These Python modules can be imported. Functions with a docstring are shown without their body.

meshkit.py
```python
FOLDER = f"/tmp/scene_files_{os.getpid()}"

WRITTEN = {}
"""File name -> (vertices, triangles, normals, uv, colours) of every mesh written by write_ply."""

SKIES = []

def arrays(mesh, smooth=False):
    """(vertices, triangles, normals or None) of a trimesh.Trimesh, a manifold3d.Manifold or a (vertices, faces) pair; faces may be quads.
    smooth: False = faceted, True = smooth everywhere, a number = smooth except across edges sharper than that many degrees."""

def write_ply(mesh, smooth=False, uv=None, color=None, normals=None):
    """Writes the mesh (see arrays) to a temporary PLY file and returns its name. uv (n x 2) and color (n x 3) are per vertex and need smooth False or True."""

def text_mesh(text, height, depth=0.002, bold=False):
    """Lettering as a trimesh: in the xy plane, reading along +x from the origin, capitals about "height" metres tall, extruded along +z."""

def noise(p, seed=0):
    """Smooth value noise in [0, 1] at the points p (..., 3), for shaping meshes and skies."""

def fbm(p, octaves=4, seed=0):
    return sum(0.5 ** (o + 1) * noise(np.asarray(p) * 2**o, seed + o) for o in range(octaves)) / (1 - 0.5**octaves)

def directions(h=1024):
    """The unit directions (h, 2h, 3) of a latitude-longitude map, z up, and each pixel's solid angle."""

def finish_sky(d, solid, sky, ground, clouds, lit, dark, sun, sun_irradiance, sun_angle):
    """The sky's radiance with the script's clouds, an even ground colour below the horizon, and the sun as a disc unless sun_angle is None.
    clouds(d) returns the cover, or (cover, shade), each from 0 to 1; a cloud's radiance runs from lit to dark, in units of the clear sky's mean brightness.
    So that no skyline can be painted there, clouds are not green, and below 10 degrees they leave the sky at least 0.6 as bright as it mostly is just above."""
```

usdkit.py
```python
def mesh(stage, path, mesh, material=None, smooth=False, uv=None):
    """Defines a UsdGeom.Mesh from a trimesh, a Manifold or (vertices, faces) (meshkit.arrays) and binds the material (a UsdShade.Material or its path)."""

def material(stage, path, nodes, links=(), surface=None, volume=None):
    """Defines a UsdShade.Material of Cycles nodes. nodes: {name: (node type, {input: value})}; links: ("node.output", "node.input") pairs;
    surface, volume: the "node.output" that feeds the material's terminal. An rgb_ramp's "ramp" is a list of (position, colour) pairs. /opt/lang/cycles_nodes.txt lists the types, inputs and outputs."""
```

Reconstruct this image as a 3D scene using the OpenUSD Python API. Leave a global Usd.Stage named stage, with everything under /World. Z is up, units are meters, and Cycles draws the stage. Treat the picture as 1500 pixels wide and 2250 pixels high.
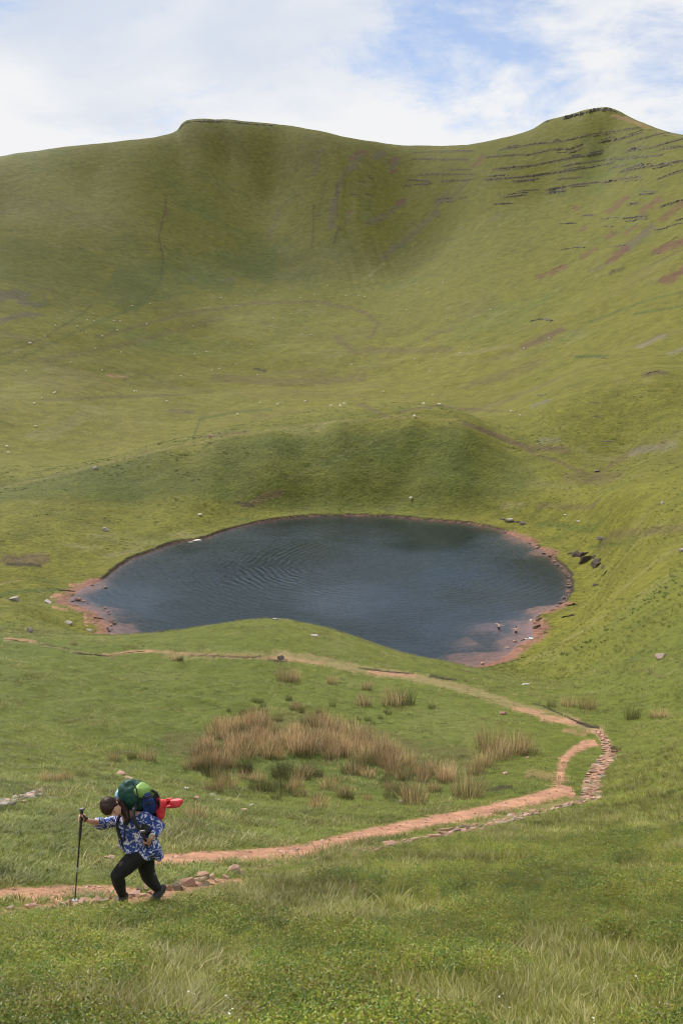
import math, random
import numpy as np, trimesh, manifold3d, usdkit, meshkit
from scipy.interpolate import RBFInterpolator, RegularGridInterpolator, RectBivariateSpline
from scipy.spatial import cKDTree
from pxr import Usd, UsdGeom, UsdLux, UsdShade, Gf, Sdf, Vt

stage = Usd.Stage.CreateInMemory()
UsdGeom.SetStageUpAxis(stage, UsdGeom.Tokens.z)
UsdGeom.SetStageMetersPerUnit(stage, 1.0)
world = UsdGeom.Xform.Define(stage, '/World')
stage.SetDefaultPrim(world.GetPrim())
UsdGeom.Scope.Define(stage, '/World/Looks')
rng = np.random.default_rng(7)
random.seed(7)

# ------------------------------------------------------------------ camera, sky, sun, exposure
EYE = np.array([0.0, 0.0, 50.0])
PITCH = math.radians(-11.0)
FPX = 2200.0
cam = UsdGeom.Camera.Define(stage, '/World/camera')
cam.CreateHorizontalApertureAttr(24.0)
cam.CreateVerticalApertureAttr(36.0)
cam.CreateFocalLengthAttr(24.0 * FPX / 1500)
cam.CreateClippingRangeAttr(Gf.Vec2f(0.1, 20000))
cam.CreateExposureAttr(0.45)
cx = UsdGeom.Xformable(cam)
cx.AddTranslateOp().Set(Gf.Vec3d(*EYE))
cx.AddRotateXOp().Set(90.0 + math.degrees(PITCH))

SUN_EL, SUN_AZ = math.radians(47), math.radians(-34)      # azimuth from +y towards +x
sun = UsdLux.DistantLight.Define(stage, '/World/sun_light')
sun.CreateIntensityAttr(1.25)
sun.CreateNormalizeAttr(True)
sun.CreateAngleAttr(0.53)
sun.CreateColorAttr(Gf.Vec3f(1.0, 0.95, 0.87))
UsdGeom.Xformable(sun).AddRotateXYZOp().Set(Gf.Vec3f(90 - math.degrees(SUN_EL), 0, 180 - math.degrees(SUN_AZ)))

dome = UsdLux.DomeLight.Define(stage, '/World/sky')
dome.CreateIntensityAttr(1.0)
SKY_STRENGTH = 0.066
CLOUD_W, CLOUD_B, CLOUD_G = (10.0, 10.05, 10.2), (7.6, 8.3, 9.5), (6.2, 6.8, 8.0)
def mat(name, nodes, links, surface=None, volume=None):
    return usdkit.material(stage, '/World/Looks/' + name, nodes, links, surface=surface, volume=volume)
gap = np.array([0.10, 0.95, 0.285]); gap /= np.linalg.norm(gap)
gap2 = np.array([0.27, 0.93, 0.235]); gap2 /= np.linalg.norm(gap2)
sky_mat = mat('sky_clouds', {
    'tc': ('texture_coordinate', {}),
    'sky': ('sky_texture', {'sky_type': 'single_scattering', 'sun_disc': False, 'sun_elevation': SUN_EL, 'sun_rotation': SUN_AZ, 'altitude': 600.0, 'air_density': 1.0, 'aerosol_density': 0.35, 'ozone_density': 1.2}),
    'sep': ('separate_xyz', {}),
    'zz': ('math', {'math_type': 'add', 'value2': 0.22}),
    'zmax': ('math', {'math_type': 'maximum', 'value2': 0.05}),
    'dx': ('math', {'math_type': 'divide'}), 'dy': ('math', {'math_type': 'divide'}),
    'cmb': ('combine_xyz', {'z': 0.0}),
    'map': ('mapping', {'mapping_type': 'point', 'location': (3.1, 1.7, 0.0), 'rotation': (0.0, 0.0, 0.35), 'scale': (1.0, 1.0, 1.0)}),
    'n1': ('noise_texture', {'scale': 1.7, 'detail': 9.0, 'roughness': 0.6, 'distortion': 0.35}),
    'n2': ('noise_texture', {'scale': 5.0, 'detail': 8.0, 'roughness': 0.62, 'distortion': 0.6}),
    'n3': ('noise_texture', {'scale': 1.1, 'detail': 6.0, 'roughness': 0.55, 'distortion': 0.3}),
    'dot': ('vector_math', {'math_type': 'distance', 'vector2': tuple(gap)}),
    'gapm': ('map_range', {'range_type': 'smoothstep', 'from_min': 0.15, 'from_max': 0.0, 'to_min': 0.0, 'to_max': 0.135, 'clamp': True}),
    'dotb': ('vector_math', {'math_type': 'distance', 'vector2': tuple(gap2)}),
    'gapb': ('map_range', {'range_type': 'smoothstep', 'from_min': 0.20, 'from_max': 0.0, 'to_min': 0.0, 'to_max': 0.13, 'clamp': True}), 'gaps': ('math', {'math_type': 'add'}),
    'cov': ('math', {'math_type': 'multiply_add', 'value2': 0.35}),
    'cov2': ('math', {'math_type': 'subtract'}),
    'cr': ('map_range', {'range_type': 'smoothstep', 'from_min': 0.42, 'from_max': 0.64, 'to_min': 0.30, 'to_max': 1.0, 'clamp': True}),
    'shade': ('rgb_ramp', {'ramp': [(0.0, CLOUD_G), (0.36, CLOUD_B), (0.52, CLOUD_W), (1.0, CLOUD_W)]}),
    'wb': ('vector_math', {'math_type': 'multiply', 'vector2': (0.95, 1.12, 1.38)}),
    'mixc': ('mix', {'mix_type': 'mix'}),
    'bg': ('background_shader', {'strength': SKY_STRENGTH}),
}, [('tc.generated', 'sep.vector'), ('sep.z', 'zz.value1'), ('zz.value', 'zmax.value1'), ('sep.x', 'dx.value1'), ('zmax.value', 'dx.value2'),
    ('sep.y', 'dy.value1'), ('zmax.value', 'dy.value2'), ('dx.value', 'cmb.x'), ('dy.value', 'cmb.y'), ('cmb.vector', 'map.vector'),
    ('map.vector', 'n1.vector'), ('map.vector', 'n2.vector'), ('map.vector', 'n3.vector'), ('tc.generated', 'dot.vector1'), ('dot.value', 'gapm.value'),
    ('n2.fac', 'cov.value1'), ('n1.fac', 'cov.value3'), ('cov.value', 'cov2.value1'), ('tc.generated', 'dotb.vector1'), ('dotb.value', 'gapb.value'), ('gapm.result', 'gaps.value1'), ('gapb.result', 'gaps.value2'), ('gaps.value', 'cov2.value2'), ('cov2.value', 'cr.value'),
    ('n3.fac', 'shade.fac'), ('cr.result', 'mixc.fac'), ('sky.color', 'wb.vector1'), ('wb.vector', 'mixc.color1'), ('shade.color', 'mixc.color2'), ('mixc.color', 'bg.color')],
    surface='bg.background')
UsdShade.MaterialBindingAPI.Apply(dome.GetPrim()).Bind(sky_mat)

# ------------------------------------------------------------------ helpers
used = {}
def numbered(parent, name):
    k = (str(parent), name)
    n = used.get(k, 0)
    used[k] = n + 1
    return name if n == 0 else f'{name}_{n:03d}'
def tag(prim, label=None, category=None, group=None, kind=None):
    for k, v in (('label', label), ('category', category), ('group', group), ('kind', kind)):
        if v:
            prim.SetCustomDataByKey(k, v)
    return prim
def ppath(parent):
    return '/World' if parent is None else str(parent.GetPath())
def thing(name, label, category, loc=(0, 0, 0), rotz=0.0, group=None, kind=None, parent=None):
    p = ppath(parent)
    x = UsdGeom.Xform.Define(stage, f'{p}/{numbered(p, name)}')
    if tuple(loc) != (0, 0, 0):
        x.AddTranslateOp().Set(Gf.Vec3d(*map(float, loc)))
    if rotz:
        x.AddRotateZOp().Set(float(math.degrees(rotz)))
    return tag(x.GetPrim(), label, category, group, kind)
def obj(name, m, material, parent=None, smooth=False, label=None, category=None, group=None, kind=None):
    p = ppath(parent)
    g = usdkit.mesh(stage, f'{p}/{numbered(p, name)}', m, material, smooth=smooth)
    return tag(g.GetPrim(), label, category, group, kind)
def primvar(prim, name, values, interp='vertex'):
    UsdGeom.PrimvarsAPI(prim).CreatePrimvar(name, Sdf.ValueTypeNames.Color3fArray, interp).Set(Vt.Vec3fArray.FromNumpy(np.asarray(values, np.float32)))

CP, SP = math.cos(PITCH), math.sin(PITCH)
def ray(px, py):
    """A picture position -> (azimuth, slope of the ray dz per horizontal metre)."""
    x, y = (np.asarray(px, float) - 750) / FPX, (1125 - np.asarray(py, float)) / FPX
    dx, dy, dz = x, CP - y * SP, SP + y * CP
    return np.arctan2(dx, dy), dz / np.hypot(dx, dy)
def project(p):
    d = np.asarray(p, float) - EYE
    f, u = d[..., 1] * CP + d[..., 2] * SP, -d[..., 1] * SP + d[..., 2] * CP
    return 750 + FPX * d[..., 0] / f, 1125 - FPX * u / f

# ------------------------------------------------------------------ the shape of the land
LAKE_Z = 5.0
SHORE = [(172, 1300), (190, 1287), (215, 1280), (250, 1255), (290, 1228), (340, 1210), (390, 1192), (440, 1185), (500, 1165), (560, 1150), (640, 1138), (700, 1134), (760, 1133), (830, 1134),
         (900, 1139), (980, 1146), (1050, 1154), (1100, 1166), (1145, 1184), (1180, 1203), (1215, 1228), (1240, 1252), (1254, 1280), (1250, 1306), (1232, 1330), (1198, 1344), (1170, 1366),
         (1172, 1392), (1140, 1418), (1100, 1448), (1055, 1464)]
NEAR_SHORE = [(10.0, 121.0), (2.0, 124.0), (-8.0, 126.0), (-20.0, 128.0), (-29.0, 130.0)]         # hidden behind the near bank
SHORE_L = [(240, 1394), (232, 1370), (210, 1350), (178, 1332), (150, 1318)]
def on_lake(px, py):
    th, s = ray(px, py)
    r = (LAKE_Z - EYE[2]) / s
    return np.stack([r * np.sin(th), r * np.cos(th)], -1)
ring = np.vstack([on_lake(*np.array(SHORE).T), np.array(NEAR_SHORE), on_lake(*np.array(SHORE_L).T)])
def close_smooth(p, n):
    """A smooth closed curve through p."""
    q = np.vstack([p, p[:1]])
    t = np.concatenate([[0], np.cumsum(np.linalg.norm(np.diff(q, axis=0), axis=1))])
    from scipy.interpolate import CubicSpline, PchipInterpolator
    u = np.linspace(0, t[-1], n, endpoint=False)
    return np.stack([PchipInterpolator(t, q[:, k])(u) for k in (0, 1)], -1)
shore = close_smooth(ring, 1400)
shore += (meshkit.fbm(np.c_[shore / 2.5, np.zeros(len(shore))], 3, 5) - 0.5)[:, None] * 1.1
shore_tree = cKDTree(shore)
import shapely
LAKE_POLY = shapely.Polygon(shore).buffer(0)
def lake_distance(xy):
    """Signed distance to the shoreline, negative on the water."""
    d, _ = shore_tree.query(xy)
    inside = shapely.contains_xy(LAKE_POLY, xy[:, 0], xy[:, 1])
    return np.where(inside, -d, d)

RIDGE = [(-260, 402, 820), (-120, 370, 860), (0, 345, 900), (100, 330, 930), (200, 318, 950), (300, 306, 965), (360, 296, 975), (390, 284, 985), (398, 272, 988), (412, 263, 990), (450, 260, 1000), (500, 262, 1010), (560, 267, 1020),
         (640, 276, 1028), (700, 286, 1030), (760, 300, 1032), (820, 311, 1030), (900, 318, 1020), (980, 317, 1000), (1050, 313, 980), (1110, 302, 960), (1170, 284, 942), (1200, 266, 935), (1240, 256, 925), (1290, 240, 912), (1330, 234, 905),
         (1352, 240, 900), (1400, 262, 882), (1450, 282, 868), (1500, 292, 855), (1600, 300, 830), (1760, 320, 800)]
LAND = RIDGE + [
    # left flank
    (-200, 520, 700), (0, 450, 795), (0, 600, 640), (0, 700, 560), (0, 800, 480), (0, 900, 400), (0, 990, 335), (-200, 800, 440), (-200, 1000, 310), (-200, 1200, 190), (-200, 1340, 130),
    (0, 1062, 255), (0, 1085, 240), (0, 1150, 205), (0, 1230, 182), (0, 1290, 166), (60, 1330, 140), (0, 1365, 124), (130, 1370, 126), (180, 1390, 125), (-200, 1420, 70),
    # crest of the moraine behind the lake and the dip behind it
    (200, 1025, 256), (350, 988, 260), (480, 962, 262), (600, 943, 263), (740, 924, 265), (900, 914, 266), (1020, 928, 264),
    (200, 1040, 249), (350, 1004, 253), (480, 980, 254), (600, 962, 255), (740, 944, 257), (900, 934, 258), (1020, 950, 255),
    (200, 1022, 320), (350, 985, 330), (480, 960, 340), (600, 938, 345), (740, 920, 360), (900, 908, 370), (1000, 915, 360),
    (300, 1120, 226), (500, 1080, 234), (700, 1050, 241), (900, 1040, 243), (1050, 1060, 236), (150, 1140, 212), (420, 1000, 256),
    # corrie floor
    (150, 900, 405), (350, 900, 430), (600, 878, 455), (900, 868, 465), (200, 800, 505), (400, 800, 545), (600, 780, 580), (900, 770, 570), (1200, 800, 455), (200, 700, 595), (400, 700, 640), (600, 680, 680),
    (900, 680, 660), (1200, 700, 545),
    # headwall
    (200, 600, 685), (400, 600, 740), (600, 600, 780), (900, 600, 757), (1200, 600, 640), (200, 500, 760), (400, 500, 815), (600, 500, 860), (900, 500, 850), (1200, 500, 733), (200, 400, 860), (400, 400, 890),
    (400, 330, 942), (600, 400, 940), (600, 330, 979), (500, 330, 962), (900, 400, 935), (1200, 400, 825), (1330, 320, 860),
    # right flank
    (1500, 400, 700), (1500, 500, 610), (1500, 600, 520), (1500, 700, 440), (1500, 800, 350), (1500, 900, 275), (1450, 1000, 232), (1450, 1100, 172), (1450, 1200, 132), (1450, 1300, 102), (1450, 1440, 70), (1450, 1560, 50),
    (1700, 500, 560), (1700, 700, 400), (1700, 900, 255), (1700, 1100, 130), (1700, 1300, 74), (1700, 1500, 42), (1350, 900, 287), (1200, 905, 292), (1350, 848, 304), (1250, 868, 304), (1450, 832, 300), (1350, 800, 378), (1100, 930, 300), (1130, 985, 264), (1100, 1000, 254), (1290, 1045, 235), (1380, 985, 262), (1200, 1100, 221),
    (1330, 1120, 190), (1330, 1200, 162), (1330, 1290, 140), (1250, 1400, 115), (1150, 1450, 108), (1250, 1480, 88), (1350, 1400, 92), (1080, 1475, 92),
    # the near bank above the lake and the terrace with the rushes
    (240, 1396, 84), (320, 1394, 86), (400, 1385, 86), (500, 1368, 84), (600, 1361, 82), (700, 1376, 82), (800, 1408, 82), (900, 1440, 80), (1000, 1460, 80), (100, 1398, 80), (0, 1396, 78),
    (0, 1450, 60), (200, 1440, 64), (400, 1437, 65), (600, 1440, 64), (800, 1475, 62), (950, 1500, 59), (1100, 1540, 54), (1250, 1580, 48), (1310, 1605, 45), (1330, 1660, 38.5), (1300, 1745, 30),
    (0, 1550, 46), (200, 1540, 48), (400, 1530, 50), (600, 1530, 51), (800, 1545, 50), (1000, 1580, 46), (200, 1640, 37.5), (450, 1620, 40), (700, 1620, 41), (900, 1640, 40), (1100, 1650, 38.5),
    (450, 1700, 34), (700, 1700, 34.5), (950, 1720, 33.5), (1150, 1710, 33), (0, 1650, 34), (0, 1750, 21), (150, 1750, 22), (300, 1760, 22.5), (500, 1780, 23.5), (700, 1790, 25), (900, 1780, 26.5), (1230, 1740, 29.5),
    (0, 1880, 13.9), (200, 1870, 14.7), (400, 1870, 15.6), (600, 1868, 16.8), (800, 1830, 20.5), (1000, 1795, 24.5),
    (0, 2005, 10.7), (160, 1990, 11.0), (300, 1985, 11.2), (360, 1962, 11.9), (520, 1915, 13.9), (800, 1872, 17.3), (1040, 1818, 22.2), (1200, 1775, 27),
    (1450, 1700, 31), (1450, 1850, 17.5), (1100, 1900, 15.3), (800, 1960, 11.9), (1450, 2000, 10.6), (500, 2050, 9.3), (100, 2100, 8.0), (1000, 2100, 8.1), (750, 2250, 5.75), (50, 2250, 5.6), (1450, 2250, 5.9)]
K_TH = 3.2
def hidden_hill(px, py, r):
    return [(px, py + 40, r * 1.07), (px, py + 130, r * 1.3), (px, py + 420, r * 2.6)]
pts = list(LAND)
for q in RIDGE[::2]:
    pts += hidden_hill(*q)
P = np.array(pts, float)
th, s = ray(P[:, 0], P[:, 1])
rr = P[:, 2]
sh = shore[::28]
shr = np.hypot(sh[:, 0], sh[:, 1])
th = np.concatenate([th, np.arctan2(sh[:, 0], sh[:, 1])]); rr = np.concatenate([rr, shr]); s = np.concatenate([s, (LAKE_Z + 0.4 - EYE[2]) / shr])
near = [(t, r) for t in (-0.6, -0.3, 0.0, 0.3, 0.6) for r in (0.6, 1.5, 3.2)]
nt, nr = np.array(near).T
th = np.concatenate([th, nt]); rr = np.concatenate([rr, nr])
FOOT = 48.4
s = np.concatenate([s, (FOOT - 0.47 * nr * np.cos(nt) + 0.05 * nr * np.sin(nt) - EYE[2]) / nr])
sq = s - (FOOT - EYE[2]) / rr
rbf = RBFInterpolator(np.c_[th * K_TH, np.log(rr)], sq, kernel='thin_plate_spline', smoothing=2e-5)
TG = np.linspace(-0.52, 0.52, 131)
LG = np.linspace(math.log(0.4), math.log(3200), 300)
base = rbf(np.stack(np.meshgrid(TG * K_TH, LG, indexing='ij'), -1).reshape(-1, 2)).reshape(len(TG), len(LG))
spl = RectBivariateSpline(TG, LG, base)
rt, rs = ray(*np.array(RIDGE).T[:2])
from scipy.interpolate import PchipInterpolator
ridge_s = PchipInterpolator(rt, rs)
ridge_r = PchipInterpolator(rt, [q[2] for q in RIDGE])
tt = np.linspace(-0.45, 0.45, 241)
lf = np.linspace(math.log(600), math.log(1400), 260)
hi = (spl(tt, lf) + (FOOT - EYE[2]) / np.exp(lf)[None]).max(1)
from scipy.ndimage import gaussian_filter1d
want = ridge_s(np.clip(tt, rt[0], rt[-1]))
lr = np.log(ridge_r(np.clip(tt, rt[0], rt[-1])))[:, None]
sil = spl(tt, lf) + (FOOT - EYE[2]) / np.exp(lf)[None]
kw, kf = np.exp(-((lf[None] - lr) / 0.10) ** 2), np.exp(-((lf[None] - lr) / 0.028) ** 2)
dw, df = np.zeros(len(tt)), np.zeros(len(tt))
for _ in range(6):
    g_ = want - (sil + dw[:, None] * kw + df[:, None] * kf).max(1)
    w_ = gaussian_filter1d(g_, 9); dw += w_; df += g_ - w_
ridge_wide, ridge_fine = PchipInterpolator(tt, dw), PchipInterpolator(tt, df)
def height(xy):
    """Height of the land, before stones and grass, at points (n, 2)."""
    xy = np.asarray(xy, float)
    r = np.maximum(np.hypot(xy[:, 0], xy[:, 1]), 0.4)
    t = np.arctan2(xy[:, 0], xy[:, 1])
    tc = np.clip(t, -0.45, 0.45)
    l = np.log(np.minimum(r, 3200))
    v = spl.ev(tc, l)
    rf = ridge_r(np.clip(tc, rt[0], rt[-1]))
    v = v + ridge_wide(tc) * np.exp(-((l - np.log(rf)) / 0.10) ** 2) + ridge_fine(tc) * np.exp(-((l - np.log(rf)) / 0.028) ** 2)
    z = FOOT + v * r
    # round the back the hillside simply climbs on
    w = np.clip((np.abs(t) - 0.5) / 0.9, 0, 1); w = w * w * (3 - 2 * w)
    zb = FOOT + 0.05 * xy[:, 0] - np.where(xy[:, 1] > 0, 0.3, 0.25) * xy[:, 1] * np.exp(-r / 900.0)
    z = z * (1 - w) + zb * w
    d = np.full(len(r), 99.0)
    m = (r > 90) & (r < 300) & (np.abs(t) < 0.6)
    if m.any():
        d[m] = lake_distance(xy[m])
    w = np.clip(d / 14.0, 0, 1); w = w * w * (3 - 2 * w)
    soft = beach_mask(xy[m]) if m.any() else 0
    bank = np.full(len(r), 0.0); 
    if m.any():
        dm = d[m]
        step = 0.42 * np.clip(dm / 0.5, 0, 1) * (1 - soft) + soft * 0.07 * np.clip(dm, 0, 6)
        zo = LAKE_Z + 0.03 + step + 0.03 * np.clip(dm, 0, 20)
        zi = LAKE_Z - 0.03 - (1 - soft) * (0.55 * np.minimum(-dm, 4)) - soft * 0.05 * np.minimum(-dm, 8) - 0.22 * np.clip(-dm - 8, 0, 30)
        wm = w[m]
        z[m] = np.where(dm < 0, zi, zo * (1 - wm) + np.maximum(z[m], zo) * wm)
    return z
BEACH = [(x, y, rad) for (px, py), rad in (((1120, 1395), 11.0), ((1085, 1445), 8.0), ((1150, 1380), 8.0), ((1160, 1190), 4.0), ((1125, 1178), 4.0), ((1200, 1215), 3.5), ((235, 1385), 7.0), ((215, 1350), 6.0), ((170, 1330), 6.0), ((185, 1290), 4.5), ((205, 1283), 3.0), ((1200, 1340), 4.0)) for x, y in [on_lake(px, py)]]
def beach_mask(xy):
    v = np.zeros(len(xy))
    for x, y, rad in BEACH:
        v = np.maximum(v, np.clip(1.6 - np.hypot(xy[:, 0] - x, xy[:, 1] - y) / rad, -0.5, 1))
    return np.clip(v + (meshkit.fbm(np.c_[xy / 3.5, np.zeros(len(xy))], 3, 44) - 0.5) * 1.3, 0, 1)
R_MARCH = np.concatenate([np.linspace(2, 60, 1200), np.geomspace(60, 1300, 2200)[1:]])
def ground(px, py, rmin=2.0):
    """The point of the land seen at a picture position (None if sky)."""
    t, sl = ray(px, py)
    xy = np.c_[R_MARCH * math.sin(t), R_MARCH * math.cos(t)]
    z = height(xy)
    hit = np.nonzero((z - EYE[2] >= sl * R_MARCH) & (R_MARCH > rmin))[0]
    if not len(hit):
        return None
    k = max(hit[0], 1)
    a, b = (z - EYE[2] - sl * R_MARCH)[[k - 1, k]]
    r = R_MARCH[k - 1] + (R_MARCH[k] - R_MARCH[k - 1]) * (-a / (b - a) if b > a else 0)
    return np.array([r * math.sin(t), r * math.cos(t), sl * r + EYE[2]])

# ------------------------------------------------------------------ small relief of the land
def fb(xy, size, octaves=3, seed=0, stretch=1.0):
    """Noise around 0, about -0.5..0.5."""
    return meshkit.fbm(np.c_[xy[:, 0] / size, xy[:, 1] / (size * stretch), np.full(len(xy), 0.37)], octaves, seed) - 0.5
def sstep(a, b, x):
    t = np.clip((x - a) / (b - a), 0, 1)
    return t * t * (3 - 2 * t)
def world_line(px_points, step=0.6, rmin=2.0):
    """Ground points under a line drawn through picture positions."""
    g = [ground(*p, rmin=rmin) for p in px_points]
    return [q for q in g if q is not None]
def densify(g, step):
    out = [g[0][None]]
    for a, b in zip(g[:-1], g[1:]):
        n = max(2, int(np.linalg.norm(b - a) / step))
        out.append(a + (b - a) * np.linspace(0, 1, n + 1)[1:, None])
    return np.vstack(out)
height0 = height
def relief(xy):
    r = np.hypot(xy[:, 0], xy[:, 1])
    t = np.arctan2(xy[:, 0], xy[:, 1])
    v = fb(xy, 0.9, 2, 11) * 0.10 * sstep(4, 14, r) * (1 - sstep(60, 110, r))
    v += fb(xy, 3.2, 3, 12) * 0.42 * sstep(12, 40, r) * (1 - 0.6 * sstep(70, 130, r))
    v += np.abs(fb(xy, 1.7, 2, 17)) * 0.95 * sstep(22, 34, r) * (1 - sstep(60, 85, r)) * sstep(0.10, -0.12, t) 
    v += fb(xy, 16, 3, 13) * 1.5 * sstep(60, 260, r)
    v += fb(xy, 75, 3, 14) * 6.0 * sstep(320, 560, r)
    # hummocks on the corrie floor, shallow gullies running down the headwall
    v += fb(xy, 32, 3, 18) * 7.5 * sstep(285, 340, r) * (1 - sstep(560, 680, r))
    wv = t + 0.05 * fb(xy, 140, 2, 19)
    g = fb(np.c_[wv * 75, np.log(r) * 2.5], 1.0, 3, 15)
    v += np.minimum(g, 0.05) * 7.0 * sstep(700, 800, r) * (1 - sstep(930, 1010, r)) * (0.15 + 0.85 * np.exp(-((t - 0.01) / 0.07) ** 2))
    m = (r > 95) & (r < 290)
    if m.any():
        d = np.full(len(r), 99.0); d[m] = lake_distance(xy[m])
        v *= sstep(0.3, 9, d) * 0.92 + 0.0
    return v
def height(xy):
    xy = np.asarray(xy, float)
    return height0(xy) + relief(xy)
def z_at(x, y):
    return float(height(np.array([[x, y]]))[0])

# ------------------------------------------------------------------ the land as one sheet, finer towards the eye
def land_grid():
    inner = np.linspace(-0.385, 0.385, 560)
    outer = np.concatenate([np.linspace(0.39, 0.60, 16), np.linspace(0.64, math.pi, 40)])
    T = np.concatenate([-outer[::-1][1:], inner, outer])
    R = np.concatenate([[0.3], np.geomspace(0.5, 4.2, 16), np.linspace(4.3, 18, 210), np.geomspace(18.1, 60, 250), np.linspace(60.3, 112, 120), np.linspace(112.5, 236, 190), np.geomspace(237, 690, 210), np.linspace(692, 1062, 220), np.geomspace(1075, 6000, 26)])
    return T, R
T, R = land_grid()
nT, nR = len(T), len(R)
tt2, rr2 = np.meshgrid(T, R, indexing='ij')
xy = np.c_[(rr2 * np.sin(tt2)).ravel(), (rr2 * np.cos(tt2)).ravel()]
zz = height(xy)
RANGE = np.hypot(xy[:, 0], xy[:, 1])
land = np.c_[xy, zz]
SLOPE_MAX = np.maximum.accumulate(((zz.reshape(nT, nR) - EYE[2]) / R[None, :])[:, R.searchsorted(2.5):], axis=1)
R_T = R[R.searchsorted(2.5):]
def ground_many(px, py):
    """Points of the land seen at picture positions; rows of nan where there is only sky."""
    t, sl = ray(px, py)
    t, sl = np.atleast_1d(t), np.atleast_1d(sl)
    out = np.full((len(t), 3), np.nan)
    col_i = np.clip(np.searchsorted(T, t), 1, nT - 1)
    col_i = np.where(t - T[col_i - 1] < T[col_i] - t, col_i - 1, col_i)
    for i in range(len(t)):
        M = SLOPE_MAX[col_i[i]]
        k = int(np.searchsorted(M, sl[i]))
        if 0 < k < len(M) and R_T[k] < 1250:
            a, b = M[k - 1], M[k]
            r = R_T[k - 1] + (R_T[k] - R_T[k - 1]) * ((sl[i] - a) / (b - a) if b > a else 0)
            out[i] = r * math.sin(t[i]), r * math.cos(t[i]), sl[i] * r + EYE[2]
    return out
def ground(px, py, rmin=0):
    p = ground_many([px], [py])[0]
    return None if np.isnan(p[0]) else p
land_tree = cKDTree(xy[(RANGE < 1100)])
land_pick = np.nonzero(RANGE < 1100)[0]

# ------------------------------------------------------------------ ground cover colours (base colours of grass, peat, soil, scree, and painted shade)
C = {'grass': (0.146, 0.142, 0.018), 'fresh': (0.085, 0.125, 0.022), 'straw': (0.200, 0.180, 0.075), 'olive': (0.118, 0.112, 0.018), 'brown': (0.120, 0.088, 0.040), 'peat': (0.040, 0.032, 0.020),
     'soil': (0.40, 0.215, 0.138), 'mud': (0.25, 0.125, 0.09), 'scree': (0.118, 0.092, 0.070), 'redscree': (0.140, 0.064, 0.046), 'grey': (0.20, 0.175, 0.165), 'rock': (0.075, 0.068, 0.058), 'headwall_shade': (0.070, 0.074, 0.022), 'moss_and_shade': (0.060, 0.092, 0.018), 'worn': (0.26, 0.20, 0.095), 'bed': (0.30, 0.135, 0.09)}
C = {k: np.array(v) for k, v in C.items()}
n = len(land)
big = fb(xy, 95, 4, 21); mid = fb(xy, 22, 3, 22); small = fb(xy, 5.5, 3, 23); tiny = fb(xy, 1.1, 2, 24)
col = np.tile(C['grass'], (n, 1))
def blend(w, c):
    global col
    w = np.clip(w, 0, 1)[:, None]
    col = col * (1 - w) + np.asarray(c) * w
blend(sstep(0.0, 0.28, big + 0.5 * mid) * 0.75, C['olive'])
blend(sstep(0.02, 0.30, -big + 0.6 * mid) * 0.6, C['fresh'])
blend(sstep(0.08, 0.30, mid * 0.8 + small * 0.7) * 0.35, C['straw'])
tn = tiny * (1 - sstep(70, 130, RANGE))
blend(sstep(0.10, 0.30, small + 0.6 * tn) * 0.3, C['straw'])
blend(sstep(0.10, 0.32, -small - 0.6 * tn) * 0.4, C['moss_and_shade'])
floor_w = sstep(300, 380, RANGE) * (1 - sstep(560, 680, RANGE))
blend(floor_w * sstep(0.05, 0.22, fb(xy, 40, 4, 25, 0.5)) * 0.55, C['brown'])
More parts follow.
